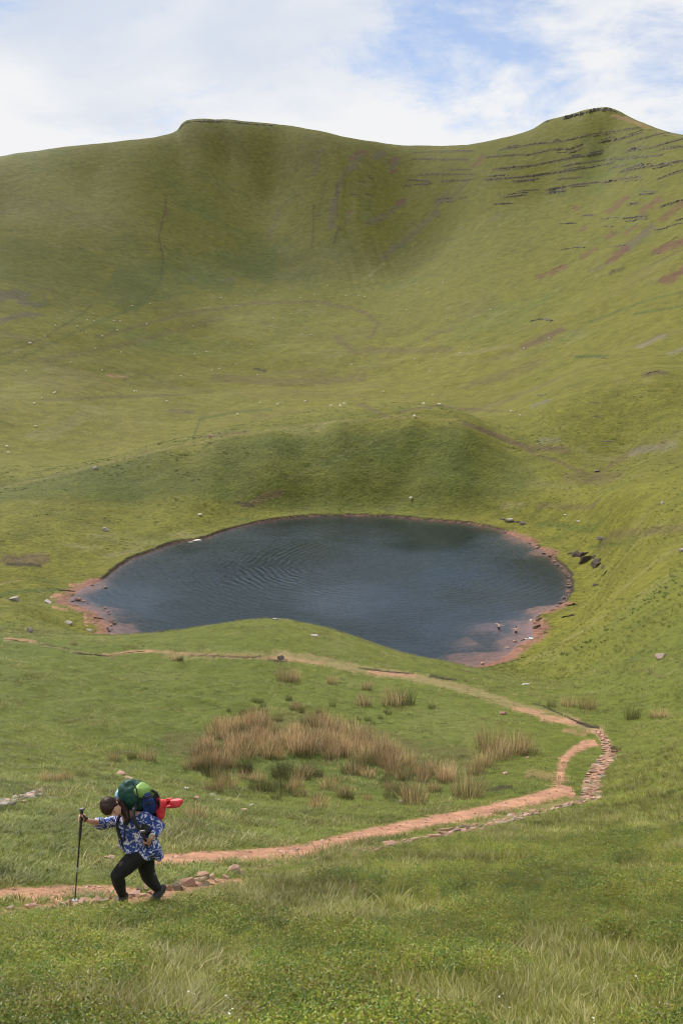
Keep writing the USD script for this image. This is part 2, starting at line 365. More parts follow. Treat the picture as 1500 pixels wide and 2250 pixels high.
col *= (1 + 0.35 * tiny * sstep(20, 60, RANGE) * (1 - sstep(70, 130, RANGE)) + 0.26 * small * (1 - 0.6 * sstep(90, 300, RANGE)))[:, None]
near_w = 1 - sstep(60, 110, RANGE)
AZ = np.arctan2(xy[:, 0], xy[:, 1])
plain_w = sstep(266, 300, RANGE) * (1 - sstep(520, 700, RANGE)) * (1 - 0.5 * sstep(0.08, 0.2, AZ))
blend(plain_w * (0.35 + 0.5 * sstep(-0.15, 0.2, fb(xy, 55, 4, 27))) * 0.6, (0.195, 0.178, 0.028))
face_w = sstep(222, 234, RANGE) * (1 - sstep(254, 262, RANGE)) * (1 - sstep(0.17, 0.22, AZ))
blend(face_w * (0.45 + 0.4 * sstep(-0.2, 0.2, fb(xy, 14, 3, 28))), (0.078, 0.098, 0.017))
blend(near_w * 0.55, C['fresh'])
blend(sstep(640, 800, RANGE) * (0.15 + 0.4 * sstep(-0.05, 0.2, fb(xy, 130, 4, 26))) * (1 - 0.75 * sstep(0.02, 0.22, np.arctan2(xy[:, 0], xy[:, 1]))), C['headwall_shade'])  # shadow of clouds on the headwall, painted as a darker ground colour
def along(line, step):
    """Picture positions every step pixels along a line, with the direction across it."""
    p = np.array(line, float)
    L = np.concatenate([[0], np.cumsum(np.linalg.norm(np.diff(p, axis=0), axis=1))])
    u = np.linspace(0, L[-1], max(3, int(L[-1] / step) + 1))
    q = np.stack([np.interp(u, L, p[:, k]) for k in (0, 1)], -1)
    d = np.gradient(q, axis=0); d /= np.linalg.norm(d, axis=1, keepdims=True)
    return q, np.c_[-d[:, 1], d[:, 0]]
OFFS = np.linspace(-1.7, 1.7, 11)
def band(line, width_px):
    """Ground points across a band and how far each lies from its middle line (1 = its edge)."""
    q, nrm = along(line, max(1.0, width_px * 0.4))
    pts = (q[:, None] + nrm[:, None] * OFFS[None, :, None] * width_px).reshape(-1, 2)
    e = np.tile(np.abs(OFFS), len(q))
    g = ground_many(pts[:, 0], pts[:, 1])
    ok = ~np.isnan(g[:, 0])
    mid = ground_many(q[:, 0], q[:, 1]); mid = mid[~np.isnan(mid[:, 0])]
    if len(mid):      # keep clear of what lies behind a crest
        ok &= np.array([np.min(np.abs(np.hypot(*a[:2]) / np.hypot(mid[:, 0], mid[:, 1]) - 1)) < 0.30 if o else False for a, o in zip(g, ok)])
    return g[ok], e[ok], mid
def band_weight(points, g, e, mid, width_px, noise, seed, size=None):
    rad = np.linalg.norm(mid - EYE, axis=1).mean() * width_px / FPX
    tree = cKDTree(g[:, :2])
    d, i = tree.query(points, k=3, distance_upper_bound=max(rad * 2.5, 0.4))
    miss = ~np.isfinite(d[:, 0])
    i = np.where(np.isfinite(d), i, 0); wgt = np.where(np.isfinite(d), 1 / (d + rad * 0.05), 0)
    ee = (e[i] * wgt).sum(1) / np.maximum(wgt.sum(1), 1e-9)
    ee = ee + noise * fb(points, size or max(rad * 0.9, 0.15), 3, seed) * 1.3
    w = 1 - sstep(0.6, 1.15, ee); w[miss] = 0
    return w
SW = np.zeros(n)
def paint(c, line, width_px, strength=1.0, noise=1.0, size=None, seed=31):
    """Lays a ground cover in a band on the ground; width_px is half its width as the picture shows it."""
    g, e, mid = band(line, width_px)
    if len(g) < 3 or not len(mid):
        return
    lo, hi_ = g[:, :2].min(0) - 1, g[:, :2].max(0) + 1
    ids = np.nonzero((xy[:, 0] > lo[0]) & (xy[:, 0] < hi_[0]) & (xy[:, 1] > lo[1]) & (xy[:, 1] < hi_[1]) & (RANGE < 1250))[0]
    if not len(ids):
        return
    w = np.zeros(n); w[ids] = strength * band_weight(xy[ids], g, e, mid, width_px, noise, seed, size)
    blend(w, C[c] if isinstance(c, str) else c)
    if c == 'soil':
        SW[:] = np.maximum(SW, w)
c3 = lambda *pts: [(1040 + x / 3.26, 220 + y / 3.26) for x, y in pts]
c2 = lambda *pts: [(640 + x / 3.75, 300 + y / 3.75) for x, y in pts]
LEDGES = [(c3((190, 350), (450, 312), (640, 292)), 3), (c3((660, 285), (830, 243), (1000, 220), (1190, 195)), 2.6), (c3((100, 405), (400, 385), (560, 352)), 3), (c3((580, 350), (700, 345), (780, 312)), 3), (c3((900, 302), (1050, 277), (1200, 228)), 3.2), (c3((1100, 302), (1300, 245)), 3), (c3((1320, 240), (1400, 228)), 3),
          (c3((150, 490), (420, 467)), 3), (c3((420, 465), (600, 432), (750, 402), (910, 380)), 3.6), (c3((640, 470), (800, 442), (1000, 417)), 2.6), (c3((1020, 415), (1200, 402), (1350, 387)), 2.8), (c3((90, 567), (330, 547)), 4), (c3((350, 548), (560, 522), (690, 500)), 4.6), (c3((700, 498), (800, 482), (1000, 447)), 3),
          (c3((290, 580), (430, 570)), 4), (c3((610, 563), (780, 547)), 3), (c3((530, 640), (700, 607), (900, 582)), 4), (c3((930, 584), (1020, 570)), 4), (c3((530, 667), (650, 650)), 4), (c3((1060, 505), (1250, 472)), 3.4), (c3((1270, 468), (1400, 452), (1500, 432)), 3.6), (c3((1060, 562), (1190, 547)), 3), (c3((1100, 360), (1300, 332)), 3),
          (c3((1320, 322), (1500, 272)), 3.6), (c3((1340, 350), (1500, 330)), 3), (c3((1330, 560), (1500, 502)), 2.6), (c3((230, 692), (370, 677)), 3.4), (c3((150, 742), (280, 735)), 2.4), (c3((320, 652), (460, 640)), 2.4), (c3((180, 660), (200, 700)), 2), (c3((600, 885), (740, 880)), 3), (c3((630, 1068), (800, 1047)), 5), (c3((900, 852), (1050, 832)), 2.4),
          (c3((1130, 740), (1170, 735)), 4), (c3((790, 822), (850, 825)), 2.6), (c3((1190, 672), (1290, 662)), 2.6), (c3((930, 902), (1000, 900)), 2.2), (c3((1080, 845), (1230, 832)), 3), (c3((1340, 762), (1500, 712)), 3.4), (c3((1450, 862), (1500, 847)), 5), (c3((1280, 932), (1390, 910)), 3.4), (c3((1390, 905), (1500, 882)), 3.4), (c3((960, 1052), (1100, 1032)), 2.2),
          (c3((1350, 1042), (1470, 972)), 2.6), (c3((1270, 1105), (1340, 1090)), 3.6), (c3((1150, 466), (1220, 450)), 2.4), (c3((690, 372), (740, 362)), 3), (c3((1000, 480), (1100, 460)), 2), (c3((240, 330), (330, 318)), 2), (c3((700, 400), (760, 392)), 2), (c3((1110, 352), (1160, 346)), 4), (c3((980, 1230), (1065, 1205)), 2), (c3((460, 1262), (660, 1185)), 1.6),
          (c2((980, 132), (1200, 120)), 2), (c2((1220, 122), (1500, 116)), 2), (c2((1000, 182), (1150, 182)), 2.2), (c2((1160, 184), (1450, 186)), 2.2), (c2((1050, 312), (1250, 308)), 2), (c2((1270, 308), (1500, 306)), 2), (c2((960, 352), (1150, 366)), 2.2), (c2((1240, 366), (1500, 352)), 2.2), (c2((1000, 392), (1150, 386)), 2), (c2((480, 472), (530, 472)), 2.4), (c2((610, 470), (660, 472)), 2), (c2((560, 366), (600, 364)), 2.2), (c2((1200, 516), (1320, 503)), 3), (c2((1400, 502), (1450, 496)), 2), (c2((940, 402), (970, 398)), 2.4), (c2((640, 336), (670, 338)), 2.2), (c2((1300, 270), (1480, 268)), 1.8),
          ([(1165, 705), (1188, 702), (1212, 705)], 4), ([(1255, 784), (1290, 783), (1335, 789)], 1.8), ([(560, 813), (582, 815)], 2), ([(1418, 822), (1445, 815)], 3), ([(1292, 884), (1316, 886)], 2.6), ([(1300, 916), (1320, 916)], 3), ([(1320, 970), (1345, 970)], 3), ([(1180, 868), (1200, 866)], 2), ([(960, 891), (970, 890)], 2.4), ([(940, 899), (950, 897)], 2.4)]
for line, h in LEDGES:
    if line[0][1] < 480:
        paint('brown', line, h * 0.9, 0.5, 1.4)
        paint('peat', [(a, b + 1) for a, b in line], h * 0.5, 0.55, 1.6)
# corrie: peat, scree, gullies, burn lines, painted shade at the left
for line, w, c, s_ in [
    ([(365, 430), (362, 465), (348, 520), (358, 560), (355, 600), (350, 622)], 1.7, 'peat', 0.7), ([(350, 622), (325, 655)], 1.5, 'peat', 0.5), ([(364, 462), (364, 468)], 3, 'redscree', 0.9),
    ([(700, 330), (690, 380)], 7, 'scree', 0.45), ([(740, 400), (742, 480)], 4, 'peat', 0.4), ([(755, 380), (735, 440), (730, 500)], 6, 'scree', 0.5), ([(690, 450), (686, 540)], 2.2, 'peat', 0.5), ([(745, 495), (733, 533)], 2.2, 'peat', 0.55),
    ([(715, 400), (700, 470)], 4, 'peat', 0.35), ([(730, 440), (725, 500)], 7, 'scree', 0.4), ([(790, 335), (770, 370)], 9, 'scree', 0.55), ([(785, 335), (775, 345)], 4, 'redscree', 0.8), ([(800, 333), (804, 338)], 4, 'redscree', 0.8), ([(840, 335), (825, 345)], 6, 'scree', 0.7),
    ([(868, 345), (862, 375)], 7, 'scree', 0.7), ([(870, 347), (866, 352)], 4, 'redscree', 0.8), ([(868, 373), (863, 378)], 4, 'redscree', 0.8), ([(768, 460), (768, 470)], 4, 'redscree', 0.7), ([(765, 470), (758, 490)], 6, 'scree', 0.4),
    ([(888, 440), (875, 448), (850, 470), (810, 490)], 7, 'scree', 0.6), ([(885, 441), (876, 446)], 5, 'redscree', 0.7), ([(960, 470), (930, 490), (900, 520), (860, 550), (845, 565)], 6, 'scree', 0.6), ([(905, 490), (880, 520)], 5, 'brown', 0.5), ([(840, 580), (805, 610)], 3, 'straw', 0.6),
    ([(980, 430), (960, 445)], 8, 'scree', 0.5), ([(1060, 345), (1045, 362)], 5, 'redscree', 0.6), ([(1100, 470), (1080, 480)], 4, 'scree', 0.3), ([(1020, 400), (1000, 430)], 8, 'scree', 0.35),
    ([(612, 462), (598, 500), (590, 525)], 4, 'scree', 0.5), ([(600, 540), (640, 555)], 10, 'straw', 0.25),
    ([(1372, 435), (1355, 450), (1340, 462)], 6, 'redscree', 0.75), ([(1440, 440), (1420, 455), (1410, 465)], 7, 'redscree', 0.75), ([(1500, 445), (1480, 462), (1455, 480)], 6, 'redscree', 0.7), ([(1432, 500), (1400, 525), (1375, 545)], 8, 'scree', 0.7),
    ([(1373, 545), (1355, 560), (1340, 572)], 6, 'redscree', 0.9), ([(1335, 578), (1300, 595)], 4, 'scree', 0.5), ([(1345, 512), (1335, 520)], 5, 'redscree', 0.8), ([(1306, 547), (1296, 553), (1280, 565)], 4, 'redscree', 0.7), ([(1395, 497), (1375, 510)], 4, 'redscree', 0.7),
    ([(1500, 532), (1470, 540), (1452, 546)], 9, 'redscree', 0.9), ([(1500, 590), (1480, 607), (1470, 612)], 9, 'redscree', 0.9), ([(1240, 585), (1210, 600), (1185, 606)], 4.5, 'redscree', 0.85), ([(1268, 453), (1262, 458)], 5, 'redscree', 0.7), ([(1365, 590), (1345, 598)], 3, 'peat', 0.7), ([(1283, 499), (1278, 504)], 4, 'redscree', 0.7),
    ([(1230, 725), (1200, 742), (1155, 760)], 7, 'brown', 0.85), ([(1350, 255), (1380, 262), (1420, 278)], 4, 'soil', 0.5), ([(1440, 286), (1500, 300)], 3, 'straw', 0.7),
    ([(0, 650), (35, 645)], 12, 'scree', 0.75), ([(55, 665), (75, 668)], 7, 'scree', 0.6), ([(98, 650), (96, 662)], 5, 'scree', 0.6), ([(0, 705), (30, 695), (70, 690)], 7, 'scree', 0.55), ([(245, 640), (240, 650)], 6, 'scree', 0.35), ([(280, 645), (270, 665)], 8, 'scree', 0.35), ([(420, 610), (425, 612)], 6, 'scree', 0.5), ([(505, 612), (500, 618)], 6, 'scree', 0.5),
    ([(0, 800), (50, 785), (120, 750), (200, 715), (330, 660), (420, 640)], 4, 'moss_and_shade', 0.35), ([(0, 780), (90, 745), (180, 690), (200, 670)], 2, 'peat', 0.3), ([(220, 740), (400, 690), (560, 665), (700, 662), (800, 685)], 4, 'brown', 0.5),
    ([(110, 790), (300, 750), (480, 700)], 7, 'brown', 0.35), ([(800, 685), (830, 710), (815, 740)], 4, 'brown', 0.6), ([(740, 740), (770, 770), (860, 770), (940, 770), (985, 768)], 8, 'brown', 0.45), ([(935, 745), (960, 730), (990, 725)], 3.5, 'brown', 0.6), ([(480, 830), (620, 840), (740, 835), (800, 830)], 10, 'brown', 0.45),
    ([(380, 903), (415, 906)], 5, 'brown', 0.6), ([(560, 810), (580, 814)], 2.5, 'peat', 0.8), ([(240, 825), (275, 828)], 3, 'soil', 0.5), ([(100, 880), (230, 872), (400, 868)], 3.5, 'brown', 0.5), ([(425, 960), (440, 920), (520, 905), (590, 900)], 3.5, 'moss_and_shade', 0.5), ([(440, 958), (500, 955), (540, 950)], 4, 'brown', 0.45),
    ([(100, 960), (150, 930), (200, 900)], 16, 'straw', 0.35), ([(640, 700), (600, 760)], 20, 'moss_and_shade', 0.15), ([(1000, 780), (1060, 770), (1120, 760)], 4, 'straw', 0.4),
    ([(790, 888), (830, 905), (850, 915)], 4, 'brown', 0.6), ([(880, 905), (960, 890), (1010, 898), (1050, 900)], 3, 'brown', 0.6), ([(1050, 900), (1130, 905)], 2.5, 'brown', 0.5), ([(1270, 783), (1330, 782)], 3, 'moss_and_shade', 0.8), ([(1175, 890), (1200, 882)], 4, 'grey', 0.35), ([(1425, 820), (1450, 818)], 6, 'brown', 0.7),
    ([(1410, 760), (1450, 740)], 5, 'grey', 0.35), ([(1480, 775), (1500, 765)], 6, 'grey', 0.3), ([(1400, 688), (1500, 672)], 3, 'moss_and_shade', 0.6), ([(1300, 705), (1420, 660), (1500, 640)], 3, 'moss_and_shade', 0.45),
    ([(1030, 935), (1070, 948), (1130, 975), (1180, 985), (1225, 985)], 6, 'brown', 0.75), ([(1060, 945), (1120, 965), (1180, 1000), (1230, 1015), (1270, 1035)], 5, 'brown', 0.6), ([(1195, 968), (1215, 968)], 8, 'grey', 0.25), ([(1210, 985), (1235, 990)], 8, 'brown', 0.6),
    ([(1300, 1055), (1350, 1015), (1400, 990), (1450, 980)], 6, 'brown', 0.55), ([(1270, 1050), (1330, 1055)], 14, 'brown', 0.45), ([(1405, 985), (1460, 985)], 9, 'grey', 0.25), ([(1190, 1110), (1250, 1115), (1300, 1115)], 7, 'brown', 0.5), ([(1110, 1112), (1140, 1110)], 8, 'straw', 0.5), ([(1180, 1060), (1240, 1070)], 12, 'straw', 0.2),
    ([(1340, 1175), (1420, 1168), (1500, 1160)], 10, 'brown', 0.6), ([(1200, 1150), (1300, 1165)], 8, 'moss_and_shade', 0.5), ([(1300, 1200), (1390, 1190)], 4, 'moss_and_shade', 0.5), ([(1420, 1470), (1450, 1490)], 6, 'brown', 0.4),
    ([(550, 1108), (580, 1092), (605, 1085)], 10, 'brown', 0.85), ([(525, 1105), (548, 1110)], 4, 'peat', 0.7), ([(40, 1232), (75, 1225)], 13, 'brown', 0.9), ([(25, 1240), (80, 1242)], 4, 'peat', 0.8), ([(240, 1222), (280, 1212), (300, 1208)], 6, 'straw', 0.5),
    ([(0, 1308), (60, 1298), (140, 1296)], 4.5, 'moss_and_shade', 0.7), ([(0, 1285), (40, 1275)], 1.5, 'worn', 0.8), ([(130, 1310), (150, 1325), (160, 1330)], 8, 'soil', 0.95), ([(120, 1335), (140, 1340)], 3, 'soil', 0.7), ([(187, 1350), (188, 1372)], 3.5, 'soil', 0.9), ([(205, 1365), (225, 1378)], 5, 'soil', 0.7), ([(160, 1285), (185, 1284)], 3.5, 'soil', 0.9),
    ([(950, 1030), (850, 1000)], 26, 'moss_and_shade', 0.15), ([(640, 1030), (760, 1010), (830, 975)], 4, 'moss_and_shade', 0.4), ([(300, 640), (420, 600), (540, 570), (600, 580)], 40, 'moss_and_shade', 0.40), ([(0, 600), (150, 590), (280, 600)], 60, 'moss_and_shade', 0.35)]:  # last two wide bands: shadow of clouds painted in dark green
    paint(c, line, w * (1.15 if line[0][1] < 650 else 1.0), min(1, s_ * (1.1 if 650 < line[0][1] < 1060 else 0.85 if line[0][1] < 650 else 1.0)), 2.4 if line[0][1] < 650 else 1.1)
for line in [[(0, 1073), (100, 1050), (200, 1026), (350, 989), (480, 963), (600, 944), (740, 925), (900, 915), (1010, 925)]]:
    paint('worn', line, 3.0, 0.28, 1.6)
paint('straw', [(640, 1050), (700, 1020), (830, 965)], 3, 0.3, 1.3)
# the shore: a dark cut bank, red mud, the bed of the lake
ids = np.nonzero((RANGE > 95) & (RANGE < 290) & (np.abs(np.arctan2(xy[:, 0], xy[:, 1])) < 0.5))[0]
ld = lake_distance(xy[ids]); bm = beach_mask(xy[ids])
wob = fb(xy[ids], 1.5, 3, 41)
full = np.zeros(n); full[ids] = (1 - sstep(0.35, 0.75, ld + wob * 0.6)); blend(full, C['peat'])
full = np.zeros(n); full[ids] = (1 - sstep(0.9, 2.6, ld + wob * 3)) * sstep(0.35, 0.8, bm + wob * 0.5); blend(full, C['mud'])
full = np.zeros(n); full[ids] = 1 - sstep(-0.25, 0.1, ld); blend(full, C['bed'])
# near paths: bare red soil, worn turf
SOIL = {}
def soil(name, line, w, s_=1.0, c='soil', noise=1.0):
    paint(c, line, w, s_, noise, seed=51)
    SOIL[name] = (*band(line, w), w, noise)
soil('main', [(365, 1890), (430, 1884), (520, 1882), (600, 1876), (680, 1866), (750, 1846), (850, 1826), (950, 1806), (1050, 1788), (1150, 1764), (1235, 1738)], 15, 1.0, noise=0.8)
soil('main_b', [(250, 1898), (365, 1892)], 14, 0.35)
soil('loop', [(1225, 1735), (1230, 1700), (1238, 1672), (1262, 1648), (1288, 1634)], 10, 1.0)
soil('loop_b', [(1180, 1700), (1225, 1712)], 10, 0.35)
soil('bank', [(-30, 1975), (20, 1968), (60, 1972)], 16, 0.95)
soil('bank_b', [(80, 1960), (110, 1958), (128, 1962)], 10, 0.95)
soil('bank_c', [(160, 1958), (190, 1956), (232, 1958)], 12, 0.95)
soil('trod', [(-20, 2010), (100, 1998), (220, 1986), (330, 1974), (400, 1957), (470, 1938)], 10, 0.9)
soil('edge', [(520, 1915), (620, 1896), (790, 1870), (870, 1855), (950, 1840), (1040, 1815), (1130, 1795), (1200, 1775), (1280, 1755)], 9, 0.55, 'worn')
soil('pitch', [(1298, 1750), (1303, 1712), (1322, 1684), (1340, 1655), (1326, 1622), (1313, 1605)], 10, 0.9, noise=0.4)
soil('wear_a', [(1290, 1600), (1240, 1580), (1160, 1560), (1100, 1540), (1000, 1508), (900, 1486), (800, 1474), (700, 1450), (620, 1441)], 11, 0.75, 'worn', 1.8)
soil('wear_k', [(620, 1441), (500, 1440), (380, 1440)], 9, 0.45, 'worn', 2.0)
soil('wear_b', [(1205, 1580), (1228, 1582), (1250, 1586)], 8, 0.75, noise=2.2); soil('wear_c', [(1140, 1559), (1158, 1563), (1178, 1567)], 6, 0.75, noise=2.2); soil('wear_d', [(1255, 1606), (1270, 1611)], 7, 0.5)
soil('wear_e', [(820, 1478), (900, 1484)], 5, 0.7); soil('wear_f', [(240, 1440), (290, 1432), (325, 1430)], 3, 0.8); soil('wear_g', [(20, 1404), (50, 1406), (70, 1410)], 4, 0.8); soil('wear_h', [(70, 1410), (170, 1434), (240, 1442)], 4, 0.4, 'worn'); soil('wear_i', [(1165, 1520), (1290, 1596)], 5, 0.25, 'worn')
soil('wear_j', [(330, 1431), (450, 1440), (620, 1447), (700, 1458)], 4, 0.45)
for line, w in [([(955, 1487), (990, 1493)], 4), ([(800, 1470), (895, 1480)], 2), ([(170, 1436), (225, 1440)], 2), ([(600, 1451), (618, 1453)], 3), ([(1185, 1548), (1215, 1562), (1250, 1578), (1290, 1597)], 2.5), ([(1285, 1590), (1298, 1598)], 4), ([(430, 1440), (560, 1445)], 2), ([(100, 1416), (120, 1421)], 2), ([(1090, 1735), (1100, 1730)], 6)]:
    paint('peat', line, w, 0.9)
# the pale stony patch left of the walker, rush beds
paint('grey', [(0, 1760), (30, 1755), (75, 1745), (90, 1742)], 10, 0.55)
RUSH = [(460, 1640), (560, 1600), (650, 1590), (760, 1610), (850, 1640), (950, 1670)]
paint('moss_and_shade', [(460, 1660), (560, 1650), (700, 1690), (850, 1700), (950, 1690)], 60, 0.5)
paint('brown', RUSH, 36, 0.5)

sv = fb(xy, 0.55, 4, 52) + 0.5 * fb(xy, 0.16, 2, 53)
col *= (1 + SW * (0.85 * sv))[:, None]
blend(SW * sstep(0.16, 0.34, fb(xy, 0.9, 4, 54)) * 0.6, C['worn'])
blend(SW * sstep(0.10, 0.3, -fb(xy, 0.7, 4, 55)) * 0.35, (0.20, 0.10, 0.07))
col *= (1 - 0.04 * sstep(190, 260, RANGE))[:, None]

def veg_material(name, scale, bump_d, fine, spec=0.12):
    return mat(name, {
        'a': ('attribute', {'attribute': 'cover'}), 'g': ('geometry', {}),
        'n1': ('noise_texture', {'scale': scale, 'detail': 6.0, 'roughness': 0.65}),
        'n2': ('noise_texture', {'scale': fine, 'detail': 4.0, 'roughness': 0.7}),
        'm1': ('map_range', {'from_min': 0.25, 'from_max': 0.75, 'to_min': 0.72, 'to_max': 1.28, 'clamp': True}),
        'm2': ('map_range', {'from_min': 0.25, 'from_max': 0.75, 'to_min': 0.62, 'to_max': 1.38, 'clamp': True}),
        'mm': ('math', {'math_type': 'multiply'}), 'vm': ('vector_math', {'math_type': 'scale'}),
        'ad': ('math', {'math_type': 'multiply_add', 'value2': 0.5}),
        'b': ('bump', {'strength': 1.0, 'distance': bump_d}),
        'p': ('principled_bsdf', {'roughness': 0.85, 'specular_ior_level': spec, 'diffuse_roughness': 0.6}),
    }, [('g.position', 'n1.vector'), ('g.position', 'n2.vector'), ('n1.fac', 'm1.value'), ('n2.fac', 'm2.value'), ('m1.result', 'mm.value1'), ('m2.result', 'mm.value2'), ('a.color', 'vm.vector1'), ('mm.value', 'vm.scale'),
        ('vm.vector', 'p.base_color'), ('n2.fac', 'ad.value1'), ('n1.fac', 'ad.value3'), ('ad.value', 'b.height'), ('b.normal', 'p.normal')], surface='p.BSDF')
M_GROUND = veg_material('turf', 2.2, 0.12, 14.0)
M_HILLS = veg_material('hill_grass', 0.22, 0.9, 1.3)
SPLIT = int(np.searchsorted(R, 108.0))
def sheet(i0, i1, wrap=True):
    ii, jj = np.meshgrid(np.arange(nT - 1), np.arange(i0, i1), indexing='ij')
    a = (ii * nR + jj).ravel()
    q = np.c_[a, a + 1, a + nR + 1, a + nR]
    if True:
        j = np.arange(i0, i1); e = (nT - 1) * nR
        q = np.vstack([q, np.c_[e + j, e + j + 1, j + 1, j]])
    f = np.vstack([q[:, [0, 1, 2]], q[:, [0, 2, 3]]])
    u, inv = np.unique(f.ravel(), return_inverse=True)
    return u, inv.reshape(-1, 3)
GROUND = HILLS = None
for nm, i0, i1, mt, lab in (('ground', 0, SPLIT, M_GROUND, 'grassy slope in the foreground with bilberry, rushes and a bare red path'), ('hills', SPLIT, nR - 1, M_HILLS, 'green corrie walls and flat topped mountain ridge behind the lake')):
    u, f = sheet(i0, i1)
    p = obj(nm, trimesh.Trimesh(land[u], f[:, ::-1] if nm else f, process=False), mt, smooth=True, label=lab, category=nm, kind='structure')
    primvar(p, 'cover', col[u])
    if nm == 'ground': GROUND = p
    else: HILLS = p

# ------------------------------------------------------------------ the lake
M_WATER = mat('lake_water', {
    'g': ('geometry', {}),
    'mp': ('mapping', {'mapping_type': 'point', 'location': tuple(-np.r_[on_lake(850, 1235), LAKE_Z]), 'scale': (1, 1, 1)}),
    'w': ('wave_texture', {'wave_type': 'rings', 'rings_direction': 'spherical', 'profile': 'sine', 'scale': 0.23, 'distortion': 14.0, 'detail': 3.0, 'detail_scale': 0.35, 'detail_roughness': 0.6}),
    'big': ('noise_texture', {'scale': 0.045, 'detail': 3.0, 'roughness': 0.5}),
    'amp': ('map_range', {'range_type': 'smoothstep', 'from_min': 0.45, 'from_max': 0.68, 'to_min': 0.2, 'to_max': 0.9, 'clamp': True}),
    'wa': ('math', {'math_type': 'multiply'}), 'rad': ('vector_math', {'math_type': 'length'}), 'rm': ('map_range', {'range_type': 'smoothstep', 'from_min': 8.0, 'from_max': 22.0, 'to_min': 0.0, 'to_max': 1.0, 'clamp': True}), 'wb': ('math', {'math_type': 'multiply'}),
    'sm': ('noise_texture', {'scale': 3.0, 'detail': 4.0, 'roughness': 0.6}),
    'h': ('math', {'math_type': 'multiply_add', 'value2': 1.1}),
    'wind': ('map_range', {'range_type': 'smoothstep', 'from_min': 0.38, 'from_max': 0.66, 'to_min': 0.3, 'to_max': 1.7, 'clamp': True}), 'sw': ('math', {'math_type': 'multiply'}),
    'cl': ('vector_math', {'math_type': 'distance', 'vector2': tuple(np.r_[on_lake(600, 1240), LAKE_Z])}), 'near': ('map_range', {'range_type': 'smoothstep', 'from_min': 32.0, 'from_max': 6.0, 'to_min': 0.0, 'to_max': 0.42, 'clamp': True}), 'am': ('math', {'math_type': 'add'}),
    'b': ('bump', {'strength': 1.0, 'distance': 0.028}),
    'fr': ('fresnel', {'IOR': 1.333}), 'gl': ('glossy_bsdf', {'color': (0.84, 0.93, 1.0), 'roughness': 0.085}), 'df': ('diffuse_bsdf', {'color': (0.10, 0.19, 0.28)}), 'body': ('mix_closure', {'fac': 0.03}), 'tr': ('transparent_bsdf', {'color': (0.96, 0.97, 0.97)}),
    'mx': ('mix_closure', {}), 'vol': ('absorption_volume', {'color': (0.22, 0.26, 0.26), 'density': 0.8}),
}, [('g.position', 'mp.vector'), ('mp.vector', 'w.vector'), ('g.position', 'big.vector'), ('g.position', 'sm.vector'), ('big.fac', 'amp.value'), ('mp.vector', 'rad.vector1'), ('rad.value', 'rm.value'), ('w.fac', 'wb.value1'), ('rm.result', 'wb.value2'), ('wb.value', 'wa.value1'), ('g.position', 'cl.vector1'), ('cl.value', 'near.value'), ('amp.result', 'am.value1'), ('near.result', 'am.value2'), ('am.value', 'wa.value2'), ('big.fac', 'wind.value'), ('sm.fac', 'sw.value1'), ('wind.result', 'sw.value2'), ('sw.value', 'h.value1'), ('wa.value', 'h.value3'),
    ('h.value', 'b.height'), ('b.normal', 'gl.normal'), ('b.normal', 'fr.normal'), ('fr.fac', 'mx.fac'), ('tr.BSDF', 'body.closure1'), ('df.BSDF', 'body.closure2'), ('body.closure', 'mx.closure1'), ('gl.BSDF', 'mx.closure2')], surface='mx.closure', volume='vol.volume')
wp = LAKE_POLY.buffer(0.35).simplify(0.05)
wv, wf = trimesh.creation.triangulate_polygon(wp, engine='earcut')
wm = trimesh.Trimesh(np.c_[wv, np.full(len(wv), LAKE_Z)], wf, process=False)
if wm.face_normals[:, 2].mean() < 0: wm.invert()
LAKE = obj('lake', wm, M_WATER, label='dark blue grey mountain lake with curved ripples', category='lake', kind='structure')

# ------------------------------------------------------------------ grass, bilberry, flowers (uncountable ground cover)
def leaf_material(name, rough=0.55, trans=0.4, var=0.35, up=0.42):
    return mat(name, {
        'a': ('attribute', {'attribute': 'cover'}), 'oi': ('object_info', {}), 'g': ('geometry', {}),
        'n': ('noise_texture', {'scale': 0.55, 'detail': 3.0}),
        'r1': ('map_range', {'from_min': 0.0, 'from_max': 1.0, 'to_min': 1 - var, 'to_max': 1 + var, 'clamp': True}),
        'r2': ('map_range', {'from_min': 0.3, 'from_max': 0.7, 'to_min': 0.62, 'to_max': 1.34, 'clamp': True}),
        'mm': ('math', {'math_type': 'multiply'}), 'vm': ('vector_math', {'math_type': 'scale'}),
        'p': ('principled_bsdf', {'roughness': rough, 'specular_ior_level': 0.25}), 't': ('translucent_bsdf', {}), 'mx': ('mix_closure', {'fac': trans}),
        'na': ('vector_math', {'math_type': 'add', 'vector2': (0.0, 0.0, up)}), 'nn': ('vector_math', {'math_type': 'normalize'}),
    }, [('g.normal', 'na.vector1'), ('na.vector', 'nn.vector1'), ('nn.vector', 'p.normal'), ('oi.random', 'r1.value'), ('g.position', 'n.vector'), ('n.fac', 'r2.value'), ('r1.result', 'mm.value1'), ('r2.result', 'mm.value2'), ('a.color', 'vm.vector1'), ('mm.value', 'vm.scale'),
        ('vm.vector', 'p.base_color'), ('vm.vector', 't.color'), ('p.BSDF', 'mx.closure1'), ('t.BSDF', 'mx.closure2')], surface='mx.closure')
M_BLADE = leaf_material('grass_blade')
M_LEAF = leaf_material('bilberry_leaf', 0.4, 0.5, 0.3)
M_RUSH = leaf_material('rush_stem', 0.6, 0.35, 0.2)
G1, G2, G3, ST, BR = (0.165, 0.178, 0.028), (0.105, 0.130, 0.020), (0.225, 0.215, 0.045), (0.38, 0.34, 0.165), (0.115, 0.065, 0.038)
